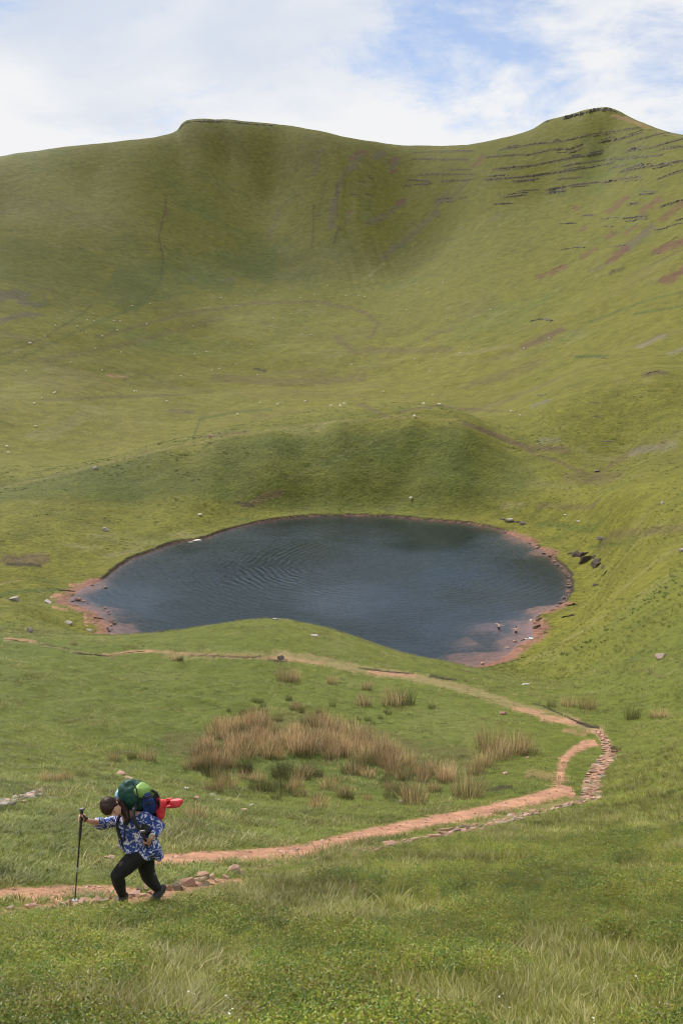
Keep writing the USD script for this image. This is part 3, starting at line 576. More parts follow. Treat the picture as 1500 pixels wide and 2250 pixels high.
def blades(count, h, spread, width, lean, palette, seed, segs=2, tip=None):
    """A tuft of grass: vertices, triangles, colours."""
    q = np.random.default_rng(seed)
    V, F, K = [], [], []
    for _ in range(count):
        a, d = q.uniform(0, 2 * math.pi), spread * math.sqrt(q.uniform(0, 1))
        b = np.array([d * math.cos(a), d * math.sin(a), -0.03])
        hh = h * q.uniform(0.55, 1.15)
        la = a + q.normal(0, 0.9); le = lean * q.uniform(0.3, 1.5) * hh
        dr = np.array([math.cos(la), math.sin(la), 0]); sd = np.array([-dr[1], dr[0], 0]) * width * q.uniform(0.7, 1.2)
        tw = q.uniform(0, math.pi); sd = np.array([sd[0] * math.cos(tw) - sd[1] * math.sin(tw), sd[0] * math.sin(tw) + sd[1] * math.cos(tw), 0])
        c = np.array(palette[q.choice(len(palette))]) * q.uniform(0.8, 1.2)
        k0 = len(V)
        for s_ in range(segs):
            u = s_ / segs
            m = b + dr * le * u ** 1.8 + np.array([0, 0, hh * (u - 0.22 * lean * u * u)])
            V += [m - sd * (1 - 0.5 * u), m + sd * (1 - 0.5 * u)]; K += [c, c]
        V.append(b + dr * le + np.array([0, 0, hh * (1 - 0.22 * lean)])); K.append(c if tip is None else np.array(tip))
        for s_ in range(segs - 1):
            i = k0 + 2 * s_
            F += [[i, i + 1, i + 3], [i, i + 3, i + 2]]
        i = k0 + 2 * (segs - 1)
        F.append([i, i + 1, i + 2])
    return np.array(V), np.array(F), np.array(K)
def sprigs(count, rad, h, leaf, palette, seed):
    """A low bilberry clump: many small pointed leaves through a rounded volume."""
    q = np.random.default_rng(seed)
    V, F, K = [], [], []
    for _ in range(count):
        a, d = q.uniform(0, 2 * math.pi), rad * math.sqrt(q.uniform())
        z = h * (0.15 + 0.85 * q.uniform() ** 0.6) * (1 - 0.45 * (d / rad) ** 2)
        c = np.array([d * math.cos(a), d * math.sin(a), z])
        nrm = np.array([q.normal(0, 0.6), q.normal(0, 0.6), 1.0]); nrm /= np.linalg.norm(nrm)
        x = np.cross(nrm, [q.normal(), q.normal(), q.normal()]); x /= np.linalg.norm(x); y = np.cross(nrm, x)
        l = leaf * q.uniform(0.7, 1.3)
        k0 = len(V)
        V += [c - x * l, c + y * l * 0.5 + nrm * l * 0.15, c + x * l, c - y * l * 0.5 + nrm * l * 0.15]
        kk = np.array(palette[q.choice(len(palette))]) * q.uniform(0.75, 1.25)
        K += [kk] * 4
        F += [[k0, k0 + 1, k0 + 2], [k0, k0 + 2, k0 + 3]]
    return np.array(V), np.array(F), np.array(K)

def on_line_mask(q, lines, grow=1.0):
    m = np.zeros(len(q), bool)
    for nm in lines:
        g, e, mid, w, noise = SOIL[nm]
        if len(g) > 2 and len(mid):
            m |= band_weight(q, g, e / grow, mid, w, noise, 51) > 0.5
    return m
edge_px = [(-200, 2030), (0, 2012), (100, 2000), (220, 1990), (330, 1978), (400, 1960), (470, 1940), (520, 1922), (620, 1902), (790, 1878), (870, 1862), (950, 1846), (1040, 1822), (1130, 1800), (1200, 1780), (1300, 1756), (1330, 1700), (1360, 1650)]
eg = [ground(*p) for p in edge_px]
e_t = np.array([math.atan2(p[0], p[1]) for p in eg]); e_r = np.array([math.hypot(p[0], p[1]) for p in eg])
e_order = np.argsort(e_t)
def foreground_edge(t):
    return np.interp(t, e_t[e_order], e_r[e_order], right=48.0)
def scatter(r0, r1, density, seed, tmax=0.375):
    q = np.random.default_rng(seed)
    N = int(density * tmax * (r1 * r1 - r0 * r0))
    r = np.sqrt(q.uniform(r0 * r0, r1 * r1, N)); t = q.uniform(-tmax, tmax, N)
    return np.c_[r * np.sin(t), r * np.cos(t)], r, t, q
def instancer(name, protos, material, pts, idx, scales, label, category, kind='stuff'):
    """protos: list of (V, F, K). One object of many small plants."""
    pi = UsdGeom.PointInstancer.Define(stage, f'/World/{name}')
    holder = UsdGeom.Scope.Define(stage, f'/World/{name}/kinds')
    targets = []
    for i, (V, F, K) in enumerate(protos):
        g = usdkit.mesh(stage, f'/World/{name}/kinds/tuft_{i + 1:03d}', trimesh.Trimesh(V, F, process=False), material)
        primvar(g.GetPrim(), 'cover', K)
        targets.append(g.GetPath())
    pi.CreatePrototypesRel().SetTargets(targets)
    pi.CreateProtoIndicesAttr(Vt.IntArray.FromNumpy(np.asarray(idx, np.int32)))
    pi.CreatePositionsAttr(Vt.Vec3fArray.FromNumpy(np.asarray(pts, np.float32)))
    q = np.random.default_rng(99)
    ang = q.uniform(0, 2 * math.pi, len(pts))
    pi.CreateOrientationsAttr(Vt.QuathArray([Gf.Quath(float(math.cos(a / 2)), 0.0, 0.0, float(math.sin(a / 2))) for a in ang]))
    pi.CreateScalesAttr(Vt.Vec3fArray.FromNumpy(np.asarray(scales, np.float32)))
    return tag(pi.GetPrim(), label, category, None, kind)

long_protos = [blades(44, 0.130, 0.10, 0.0036, 0.75, [G1, G1, G3, G3, G2, ST], 100 + i, 3) for i in range(4)]
pale_protos = [blades(46, 0.145, 0.09, 0.0030, 0.9, [ST, G3, G3, G1, (0.26, 0.25, 0.10)], 110 + i, 3) for i in range(4)]
dark_protos = [blades(60, 0.12, 0.10, 0.0024, 0.6, [G2, G2, G1, (0.05, 0.085, 0.018)], 120 + i, 3) for i in range(2)]
seed_protos = [blades(4, 0.30, 0.06, 0.0020, 0.35, [BR, (0.16, 0.09, 0.05), ST], 130 + i, 3, tip=BR) for i in range(2)]
GS1, GS2, GS3 = (0.150, 0.180, 0.034), (0.112, 0.148, 0.026), (0.20, 0.20, 0.048)
short_protos = [blades(34, 0.065, 0.17, 0.006, 1.4, [GS1, GS1, GS2, GS3], 140 + i, 2) for i in range(4)]
short_straw = [blades(30, 0.12, 0.16, 0.006, 0.9, [ST, GS3, GS1, (0.24, 0.22, 0.09)], 150 + i, 2) for i in range(3)]
tussocks = [blades(110, 0.19, 0.12, 0.0030, 1.0, [ST, (0.26, 0.24, 0.11), G3, G1, G1], 190 + i, 3) for i in range(2)] + [blades(130, 0.17, 0.12, 0.0022, 0.9, [G1, G2, G3, (0.09, 0.12, 0.03)], 195, 3)]
all_protos = long_protos + pale_protos + dark_protos + seed_protos + short_protos + short_straw + tussocks     # 0-3 long, 4-7 pale, 8-9 dark, 10-11 seed heads, 12-15 short, 16-18 short straw
hiker_spot = ground(308, 1975)[:2]
bare = ['main', 'loop', 'bank', 'bank_b', 'bank_c', 'trod', 'pitch', 'wear_b', 'wear_c', 'wear_e']
GP, GI, GS, BP, BI, BS = [], [], [], [], [], []
for k, (r0, r1, den) in enumerate([(4.0, 7, 210), (7, 10, 160), (10, 14, 115), (14, 19, 72), (19, 27, 34), (27, 38, 18), (38, 55, 9), (55, 82, 5), (82, 112, 2.2)]):
    q, r, t, g = scatter(r0, r1, den, 200 + k)
    fe = foreground_edge(t)
    fg = r < fe - 0.15 + 0.5 * fb(q, 1.0, 2, 71)
    gone = on_line_mask(q, bare, 0.95)
    thin = on_line_mask(q, ['edge', 'wear_a', 'main_b', 'loop_b', 'wear_j'], 1.0) & (g.uniform(size=len(q)) < 0.75)
    ok = ~gone & ~thin
    if r1 > 80: ok &= lake_distance(q) > 0.5
    bil = (fb(q, 2.1, 3, 72) + 0.5 * fb(q, 0.6, 2, 73)) > -0.05 + 0.06 * (r > 11) - 0.05 * (t > 0.08)
    bil &= fg & (r < 19)
    pale = fb(q, 1.6, 3, 74) + 0.45 * fb(q, 0.45, 2, 75)
    g.uniform()
    far_s = 1.0 + 0.5 * sstep(14, 70, r)
    choice = np.where(fg, np.where(pale > 0.10, 4 + g.integers(0, 4, len(q)), np.where(pale < -0.22, 8 + g.integers(0, 2, len(q)), g.integers(0, 4, len(q)))),
                      np.where(pale > 0.10, 16 + g.integers(0, 3, len(q)), 12 + g.integers(0, 4, len(q))))
    tus = fg & (g.uniform(size=len(q)) < np.clip(0.012 + 0.04 * sstep(0.05, 0.25, pale), 0, 1) * np.where(r < 10, 1, 1.5))
    choice = np.where(tus, 19 + g.integers(0, 3, len(q)), choice)
    seedy = fg & (g.uniform(size=len(q)) < 0.035)
    lump = 0.55 + 1.1 * sstep(-0.25, 0.3, fb(q, 0.75, 3, 76))
    choice = np.where(~fg & (fb(q, 1.3, 3, 77) < -0.20), 8 + g.integers(0, 2, len(q)), choice)
    choice = np.where(seedy, 10 + g.integers(0, 2, len(q)), choice)
    zdark = np.where(~fg & (choice >= 8) & (choice < 10), 0.55, 1.0)
    near_edge = np.clip((fe - r) / 2.2, 0.0, 1.0)
    sc = far_s * g.uniform(0.7, 1.3, len(q)) * np.where(fg, 0.45 + 0.55 * near_edge, 1.0)
    zsc = sc * np.where(fg, lump, 0.6 + 0.5 * lump) * np.where(fg, np.where(r > 19, 0.8, 1.0) * (1 - 0.5 * sstep(24, 44, r)), 1.0)
    hk = np.hypot(q[:, 0] - hiker_spot[0], q[:, 1] - hiker_spot[1])
    zsc *= np.where((hk < 1.0), 0.6, 1.0) * zdark
    use = ok & ~(bil & (g.uniform(size=len(q)) < 0.82))
    p3 = np.c_[q, height(q)]
    GP.append(p3[use]); GI.append(choice[use]); GS.append(np.c_[sc, sc, zsc][use])
    ub = ok & bil & (g.uniform(size=len(q)) < 0.7)
    BP.append(p3[ub]); BI.append(g.integers(0, 4, ub.sum())); BS.append((np.c_[sc, sc, sc * 1.15] * lump[:, None] ** 0.5)[ub])
GP, GI, GS = np.vstack(GP), np.concatenate(GI), np.vstack(GS)
instancer('grass', all_protos, M_BLADE, GP, GI, GS, 'long green and straw coloured grass on the near slope and terrace', 'grass')
bil_protos = [sprigs(170, 0.13, 0.19, 0.0085, [(0.17, 0.215, 0.022), (0.21, 0.245, 0.03), (0.13, 0.17, 0.02), (0.25, 0.255, 0.04), (0.22, 0.235, 0.035), (0.19, 0.13, 0.04)] if i < 3 else [(0.08, 0.14, 0.02), (0.12, 0.17, 0.025)], 160 + i) for i in range(4)]
instancer('bilberry', bil_protos, M_LEAF, np.vstack(BP), np.concatenate(BI), np.vstack(BS), 'low bright green bilberry leaves among the foreground grass', 'bilberry')
# coarse tufts on the far banks
FP, FI, FS = [], [], []
far_protos = [blades(26, 0.16, 0.35, 0.02, 0.8, [G1, G2, (0.11, 0.12, 0.035)], 170 + i, 2) for i in range(3)] + [blades(26, 0.22, 0.35, 0.02, 0.8, [(0.2, 0.18, 0.08), G3, G1], 175, 2), blades(30, 0.22, 0.3, 0.02, 0.6, [(0.05, 0.07, 0.02), G2], 176, 2)]
for k, (r0, r1, den) in enumerate([(82, 112, 2.2), (112, 160, 1.5), (160, 300, 0.45)]):
    q, r, t, g = scatter(r0, r1, den, 300 + k)
    ok = lake_distance(q) > 0.6
    ok &= g.uniform(size=len(q)) < 0.55 + 1.6 * fb(q, 9, 3, 81)
    q, r = q[ok], r[ok]
    v = fb(q, 7, 3, 82)
    FP.append(np.c_[q, height(q)]); FI.append(np.where(v > 0.13, 3, np.where(v < -0.12, 4, g.integers(0, 3, len(q))))); s_ = (0.8 + 0.5 * sstep(90, 260, r)) * g.uniform(0.6, 1.4, len(q)); FS.append(np.c_[s_, s_, s_])
instancer('rough_grass', far_protos, M_BLADE, np.vstack(FP), np.concatenate(FI), np.vstack(FS), 'coarse grass tussocks on the banks round the lake', 'grass')
# tiny white flowers in the near grass
q, r, t, g = scatter(4.3, 13, 2.2, 400)
ok = (r < foreground_edge(t) - 0.5) & (fb(q, 1.4, 2, 83) > 0.0)
q = q[ok]
fl = [sprigs(6, 0.03, 0.02, 0.006, [(0.75, 0.75, 0.7)], 180), sprigs(5, 0.02, 0.02, 0.006, [(0.65, 0.5, 0.06), (0.75, 0.75, 0.7)], 181)]
fz = np.c_[q, height(q) + g.uniform(0.16, 0.27, len(q))]
instancer('wildflowers', fl, M_LEAF, fz, (g.uniform(size=len(q)) < 0.15).astype(int), np.ones((len(q), 3)), 'tiny white and yellow flowers scattered in the foreground grass', 'wildflowers')

# loose grit on the bare path
q, r, t, g = scatter(9, 34, 9.0, 420)
ok = on_line_mask(q, ['main', 'trod', 'bank', 'bank_b', 'bank_c', 'edge', 'loop'], 1.0)
q = q[ok]
grit = []
for k in range(3):
    gq = np.random.default_rng(430 + k); d = gq.normal(size=(9, 3)); d /= np.linalg.norm(d, axis=1, keepdims=True)
    h_ = trimesh.convex.convex_hull(d * [1, 0.8, 0.5]); grit.append((np.array(h_.vertices) * 0.03, np.array(h_.faces), np.tile([(0.30, 0.18, 0.13), (0.38, 0.26, 0.2), (0.2, 0.12, 0.09)][k], (len(h_.vertices), 1))))
gsc = g.uniform(0.5, 1.9, (len(q), 1)) * np.ones((1, 3))
instancer('gravel', grit, mat('grit', {'a': ('attribute', {'attribute': 'cover'}), 'p': ('principled_bsdf', {'roughness': 0.9, 'specular_ior_level': 0.15})}, [('a.color', 'p.base_color')], surface='p.BSDF'), np.c_[q, height(q) + 0.005], g.integers(0, 3, len(q)), gsc, 'small loose stones on the bare red path', 'gravel')

# ------------------------------------------------------------------ rock: ledges in the corrie wall, stones, the pitched path
def rock_material(name, base, dark, lichen, scale=6.0):
    return mat(name, {
        'g': ('geometry', {}), 'oi': ('object_info', {}),
        'n1': ('noise_texture', {'scale': scale, 'detail': 7.0, 'roughness': 0.65}), 'n2': ('noise_texture', {'scale': scale * 3.1, 'detail': 5.0, 'roughness': 0.7}),
        'r': ('rgb_ramp', {'ramp': [(0.0, dark), (0.42, base), (0.62, base), (0.72, lichen), (1.0, lichen)]}),
        'v': ('map_range', {'from_min': 0.0, 'from_max': 1.0, 'to_min': 0.75, 'to_max': 1.2, 'clamp': True}), 'vm': ('vector_math', {'math_type': 'scale'}),
        'b': ('bump', {'strength': 0.8, 'distance': 0.03}), 'p': ('principled_bsdf', {'roughness': 0.85, 'specular_ior_level': 0.2}),
    }, [('g.position', 'n1.vector'), ('g.position', 'n2.vector'), ('n1.fac', 'r.fac'), ('oi.random', 'v.value'), ('r.color', 'vm.vector1'), ('v.result', 'vm.scale'), ('vm.vector', 'p.base_color'), ('n2.fac', 'b.height'), ('b.normal', 'p.normal')], surface='p.BSDF')
M_LEDGE = rock_material('dark_ledge_rock', (0.080, 0.072, 0.055), (0.055, 0.05, 0.038), (0.085, 0.09, 0.035), 0.5)
M_PEAT = rock_material('peat_bank', (0.042, 0.030, 0.020), (0.025, 0.018, 0.012), (0.05, 0.045, 0.02), 1.5)
M_RED = rock_material('red_sandstone', (0.29, 0.170, 0.125), (0.19, 0.105, 0.078), (0.36, 0.25, 0.19), 5.0)
M_PINK = rock_material('pink_sandstone', (0.35, 0.225, 0.175), (0.24, 0.15, 0.115), (0.42, 0.33, 0.27), 6.0)
M_GREY = rock_material('grey_stone', (0.25, 0.225, 0.205), (0.14, 0.125, 0.115), (0.35, 0.33, 0.29), 5.0)
M_WHITE = rock_material('pale_stone', (0.42, 0.39, 0.35), (0.28, 0.25, 0.22), (0.52, 0.49, 0.45), 6.0)
M_BROWN = rock_material('brown_stone', (0.20, 0.155, 0.12), (0.11, 0.085, 0.07), (0.28, 0.24, 0.19), 5.0)
M_DARKSTONE = rock_material('dark_stone', (0.14, 0.11, 0.095), (0.08, 0.065, 0.055), (0.22, 0.19, 0.17), 5.0)
def downhill(xy1):
    e = max(0.5, 0.004 * np.hypot(*xy1))
    g = np.array([height(np.array([xy1 + d]))[0] - height(np.array([xy1 - d]))[0] for d in (np.array([e, 0]), np.array([0, e]))])
    return -g / max(np.linalg.norm(g), 1e-6)
def ledge(line, h_px, name, material, parent, seed, depth=0.8, step_px=4.0):
    """A broken step of rock or peat along a line on the slope: a closed, uneven, tapering bar let into the hill."""
    q = np.random.default_rng(seed)
    p, _ = along(line, step_px)
    g = ground_many(p[:, 0], p[:, 1]); g = g[~np.isnan(g[:, 0])]
    if len(g) < 2: return
    m = len(g)
    rng_ = np.linalg.norm(g - EYE, axis=1).mean()
    h = h_px * rng_ / FPX
    rings = []
    D = downhill(g[m // 2, :2]); D3 = np.array([D[0], D[1], 0])
    zt = height(g[:, :2])
    for i in range(m):
        taper = min(1, 2.5 * min(i + 0.25, m - 1 - i + 0.25) / max(m * 0.5, 1))
        k = h * (0.55 + 0.45 * taper) * q.uniform(0.45, 1.35)
        c = np.array([g[i, 0], g[i, 1], zt[i]]) + D3 * q.normal(0, 0.35) * h
        rings.append([c - D3 * depth * h * 1.6 - [0, 0, 0.4 * h], c - D3 * depth * h * 1.2 + [0, 0, 0.62 * k], c + D3 * h * q.uniform(-0.1, 0.25) + [0, 0, 0.5 * k], c + D3 * h * q.uniform(0.25, 0.55) + [0, 0, 0.05 * k], c + D3 * h * 0.6 - [0, 0, 0.6 * h]])
    V = np.array(rings).reshape(-1, 3); F = []
    for i in range(m - 1):
        for j in range(5):
            a, b, c_, d = i * 5 + j, i * 5 + (j + 1) % 5, (i + 1) * 5 + (j + 1) % 5, (i + 1) * 5 + j
            F += [[a, b, c_], [a, c_, d]]
    F += [[0, 2, 1], [0, 3, 2], [0, 4, 3]] + [[(m - 1) * 5 + x for x in t_] for t_ in ([0, 1, 2], [0, 2, 3], [0, 3, 4])]
    me = trimesh.Trimesh(V, F, process=False); me.fix_normals()
    obj(name, me, material, parent)
lq = np.random.default_rng(77)
for i, (line, h) in enumerate(LEDGES):
    p, _ = along(line, 3.0)
    k = 0
    while k < len(p) - 2:                       # broken into separate outcrops
        m_ = int(lq.integers(14, 48))
        seg = p[k:k + m_] + np.c_[np.zeros(len(p[k:k + m_])), np.cumsum(lq.normal(0, 0.22, len(p[k:k + m_])))]
        if len(seg) > 2:
            ledge([tuple(a) for a in seg], h * lq.uniform(0.6, 1.15), 'rock_ledge', M_LEDGE, HILLS, 500 + 40 * i + k, step_px=2.6)
            if lq.uniform() < 0.5 and h > 2.3 and line[0][1] < 480:
                off = lq.choice([-1, 1]) * lq.uniform(4, 8)
                ledge([(a[0] + 5, a[1] + off) for a in seg[: max(3, m_ // 2)]], h * lq.uniform(0.5, 0.9), 'rock_ledge', M_LEDGE, HILLS, 9000 + 40 * i + k, step_px=2.6)
        k += m_ + int(lq.integers(-1, 2))
for i, (line, h) in enumerate([([(1196, 268), (1206, 265)], 3), (c3((640, 132), (760, 100)), 7), (c3((740, 104), (900, 66)), 8), (c3((880, 70), (985, 62)), 7), (c3((950, 70), (1020, 80)), 4), ([(394, 282), (404, 272), (415, 267)], 4), ([(412, 268), (450, 266), (500, 267)], 4), ([(505, 268), (560, 273), (600, 276)], 3.4)]):
    ledge(line, h, 'summit_crag', M_LEDGE, HILLS, 700 + i, depth=0.5)
for i, (line, h) in enumerate([([(1252, 1216), (1272, 1220), (1292, 1217)], 11), ([(1280, 1235), (1300, 1228), (1318, 1240)], 13), ([(1322, 1248), (1332, 1256)], 10), ([(1246, 1332), (1262, 1330)], 7), ([(1233, 1358), (1262, 1352)], 6), ([(1300, 1290), (1315, 1283)], 4), ([(1172, 1382), (1185, 1376)], 8), ([(1178, 1366), (1186, 1360)], 5), ([(1145, 1408), (1158, 1402)], 4), ([(1188, 1394), (1200, 1390)], 3),
                                ([(1095, 1139), (1118, 1146), (1148, 1150)], 4), ([(1188, 1549), (1215, 1562), (1250, 1578)], 2.2), ([(1250, 1579), (1284, 1594), (1296, 1598)], 2.6), ([(957, 1489), (990, 1494)], 3.5), ([(800, 1471), (850, 1477), (894, 1480)], 2), ([(172, 1437), (222, 1441)], 2), ([(600, 1453), (617, 1454)], 3), ([(240, 1441), (285, 1434), (320, 1431)], 1.6), ([(22, 1406), (45, 1410)], 2), ([(1345, 1640), (1352, 1652)], 8),
                                ([(130, 1297), (162, 1300)], 4), ([(208, 1358), (232, 1362)], 4), ([(236, 1380), (244, 1388)], 5)]):
    far = ground(*line[0])
    ledge(line, h, 'peat_bank', M_PEAT, GROUND if np.hypot(far[0], far[1]) < 108 else HILLS, 800 + i, depth=0.5)

def rock(size, seed, count=13):
    """A rough faceted stone of the given (x, y, z) size, resting on z = 0."""
    q = np.random.default_rng(seed)
    d = q.normal(size=(count, 3)); d /= np.linalg.norm(d, axis=1, keepdims=True)
    d = np.sign(d) * np.abs(d) ** 0.6
    d *= q.uniform(0.8, 1.0, (count, 1))
    m = trimesh.convex.convex_hull(d * np.array(size) * 0.55)
    m.apply_translation([0, 0, -m.bounds[0, 2]])
    return m
def stone(px, py, w_px, label, material=M_GREY, shape=(1, 0.7, 0.5), seed=0, group=None, name='boulder', rot=None, sink=0.22, on_water=False, parent=None, category='stone'):
    g = ground(px, py)
    if on_water:
        a = on_lake(px, py); g = np.array([a[0], a[1], LAKE_Z - 0.05])
    w = np.linalg.norm(g - EYE) * w_px / FPX
    q = np.random.default_rng(seed + 1000)
    m = rock((w * shape[0], w * shape[1], w * shape[2]), seed, 14)
    m.apply_transform(trimesh.transformations.rotation_matrix(q.uniform(-0.4, 0.4) if rot is None else rot, [0, 0, 1]))
    z0 = height(g[None, :2])[0] if not on_water else g[2]
    m.apply_translation([g[0], g[1], z0 - sink * w * shape[2]])
    return obj(name, m, material, parent, label=label, category=category if parent is None else None, group=group)
S = stone
S(1453, 1447, 27, 'flat topped dark sided boulder alone on the green slope at the right edge', M_BROWN, (1, .8, .6), 1, rot=0.3)
S(1104, 1571, 19, 'reddish block of stone on the turf inside the bend of the path', M_RED, (1, .7, .5), 2)
S(66, 1391, 17, 'pale pointed upright boulder on the bank left of the lake', M_GREY, (.8, .8, 1.1), 3)
S(150, 1371, 30, 'long flat pale slab lying on the slope left of the lake', M_GREY, (1, .5, .22), 4, rot=-0.5)
S(196, 1386, 13, 'small grey flat stone right of the long pale slab', M_GREY, (1, .7, .4), 5)
S(33, 1321, 24, 'flat grey boulder at the left edge above the stream mouth', M_GREY, (1, .8, .5), 6)
S(108, 1325, 22, 'pale broken boulder beside the red soil at the lake outlet', M_GREY, (1, .7, .5), 7)
S(210, 1031, 13, 'grey boulder on the crest of the moraine behind the lake', M_GREY, (1, .8, .7), 8)
S(232, 1166, 16, 'dark grey boulder on the left flank of the moraine above the lake', M_GREY, (1, .8, .6), 9)
S(439, 1133, 10, 'small pale stone in the grass above the far left shore', M_WHITE, (1, .8, .6), 10)
S(433, 1189, 24, 'broad pale slab at the far left edge of the water', M_WHITE, (1, .6, .25), 11)
S(418, 1192, 13, 'small pale slab beside the broad one at the far left shore', M_WHITE, (1, .6, .25), 12)
S(463, 960, 14, 'pinkish stone on the moraine crest beside the brown turf', M_PINK, (1, .7, .5), 13)
S(1118, 1146, 20, 'grey boulder in the dark bank at the far right end of the lake', M_GREY, (1, .7, .5), 14)
S(1148, 1152, 12, 'smaller dark boulder right of the one at the far right shore', M_DARKSTONE, (1, .8, .6), 15)
S(1322, 1188, 30, 'low flat brown rock in the grass right of the lake', M_DARKSTONE, (1, .6, .25), 16)
S(1497, 1212, 14, 'grey stone cut by the right edge of the picture', M_GREY, (1, .8, .7), 17)
S(1310, 1037, 13, 'dark stone at the bottom of the gully right of the moraine', M_DARKSTONE, (1, .7, .5), 18)
S(266, 1702, 30, 'pale pinkish slab in the grass above the backpack', M_PINK, (1, .6, .3), 19)
S(281, 1712, 22, 'smaller pale slab just below the one above the backpack', M_PINK, (1, .6, .3), 20)
S(432, 1759, 14, 'dull pink stone in the grass right of the red clogs', M_RED, (.9, .8, 1.0), 21)
S(409, 1736, 11, 'small whitish stone in the grass above the red clogs', M_WHITE, (1, .8, .7), 22)
S(467, 1750, 13, 'bright white stone with a jagged top among bilberry', M_WHITE, (1, .7, .8), 23)
S(478, 1760, 13, 'bright white stone just right of the jagged one', M_WHITE, (1, .7, .6), 24)
S(552, 1773, 11, 'white stone in the grass near the straw coloured tufts', M_WHITE, (1, .8, .8), 25)
S(535, 1781, 18, 'flat pinkish stone left of the small white one', M_PINK, (1, .6, .3), 26)
S(948, 1769, 13, 'pinkish stone just above the red dirt path', M_PINK, (1, .7, .6), 27)
S(882, 1764, 11, 'grey stone at the foot of the lower rush clump', M_GREY, (1, .8, .7), 28)
S(1110, 1701, 13, 'small pale stone in the green turf left of the path loop', M_PINK, (1, .7, .4), 29)
S(1155, 1505, 20, 'pale plank shaped slab on the turf above the path', M_WHITE, (1, .4, .2), 30, rot=0.1)
S(1161, 1667, 10, 'small brown stone at the foot of the right hand rushes', M_RED, (1, .8, .6), 31)
S(1391, 1452, 9, 'small pale flat stone left of the flat topped boulder', M_WHITE, (1, .8, .4), 32)
S(92, 1735, 16, 'pale pink slab above the stony patch at the left edge', M_PINK, (1, .6, .35), 33)
S(70, 1733, 13, 'flat pink slab left of the pale pink one above the stony patch', M_PINK, (1, .6, .3), 34)
S(111, 1747, 11, 'reddish flat stone lying right of the stony patch', M_RED, (1, .7, .4), 35)
S(240, 1886, 24, 'long pale stone in the grass behind the walker', M_PINK, (1, .6, .3), 36)
S(265, 1870, 20, 'upright pale stone half hidden behind the jacket hem', M_WHITE, (.7, .6, 1.0), 37)
S(515, 1921, 27, 'large rounded pinkish boulder at the end of the path edging', M_PINK, (1, .8, .95), 38, sink=0.1)
S(529, 1922, 14, 'small pinkish stone touching the large rounded boulder', M_PINK, (1, .8, .7), 39, sink=0.1)
S(617, 1449, 16, 'brown hump of stone on the worn turf above the lake', M_DARKSTONE, (1, .8, .8), 40)
S(605, 1362, 14, 'small pale stone on the brow of the bank above the water', M_GREY, (1, .7, .4), 41)
S(690, 1398, 20, 'flat grey stone on the right shoulder of the near bank', M_GREY, (1, .7, .25), 42)
S(1456, 1107, 10, 'round white stone alone on the slope at the right edge', M_WHITE, (1, .8, .8), 43)
S(1241, 1133, 7, 'small white stone beyond the right end of the lake', M_WHITE, (1, .8, .6), 44)
S(1271, 1145, 10, 'flat white stone right of the small one beyond the lake', M_WHITE, (1, .6, .3), 45)
q = np.random.default_rng(11)
for k in range(48):          # the stony patch at the left edge
    t_ = q.uniform(); x, y = 0 + 95 * t_ + q.normal(0, 3), 1768 - 26 * t_ + q.normal(0, 4)
    if x > 2: S(x, y, q.uniform(10, 21), 'small grey stone in the stony patch at the left edge beyond the walker', [M_GREY, M_PINK, M_GREY, M_DARKSTONE][k % 4], (1, .8, .5), 60 + k, group='stones of the stony patch', name='stone')
sp = [(1165, 1196), (1180, 1206), (1196, 1214), (1208, 1222), (1216, 1232), (1222, 1240), (1232, 1247), (1238, 1254), (1243, 1262), (1247, 1270), (1250, 1277), (1251, 1284), (1250, 1292), (1249, 1299), (1244, 1306), (1240, 1314), (1236, 1322), (1232, 1328), (1226, 1334), (1220, 1338), (1212, 1342), (1202, 1346), (1196, 1350), (1168, 1378), (1172, 1372), (1060, 1150), (1110, 1172), (1246, 1268), (1248, 1288), (1240, 1258)]
for k, (x, y) in enumerate(sp):
    S(x + q.normal(0, 1.5), y + q.normal(0, 1.5), q.uniform(6, 12), 'dark brown stone on the right hand shore of the lake', [M_DARKSTONE, M_RED, M_DARKSTONE][k % 3], (1, .7, .5), 120 + k, group='stones along the right hand shore', name='shore_stone', on_water=True)
for k, (x, y, w) in enumerate([(172, 1318, 14), (160, 1321, 10), (184, 1321, 9), (192, 1325, 6), (231, 1336, 9), (228, 1341, 5), (238, 1344, 7), (240, 1350, 7), (244, 1366, 14), (252, 1371, 10), (243, 1375, 9), (232, 1292, 10), (202, 1286, 8), (246, 1382, 7), (214, 1384, 9)]):
    S(x, y, w, 'brown stone in the shallow red water at the left end of the lake', [M_RED, M_DARKSTONE][k % 2], (1, .6, .5), 160 + k, group='stones at the left end of the lake', name='shore_stone', on_water=True)
S(1113, 1425, 13, 'pale flat stone on the red mud at the right of the lake', M_PINK, (1, .6, .35), 180)
S(1132, 1411, 12, 'pale brown angular stone on the red mud beside the bank', M_PINK, (1, .6, .5), 181)
S(1060, 1460, 11, 'pale stone on the near right shore beside the dark bank', M_PINK, (1, .8, .7), 182)
S(1166, 1364, 8, 'whitish stone in the water below the right hand bank', M_WHITE, (1, .8, .7), 183, on_water=True)

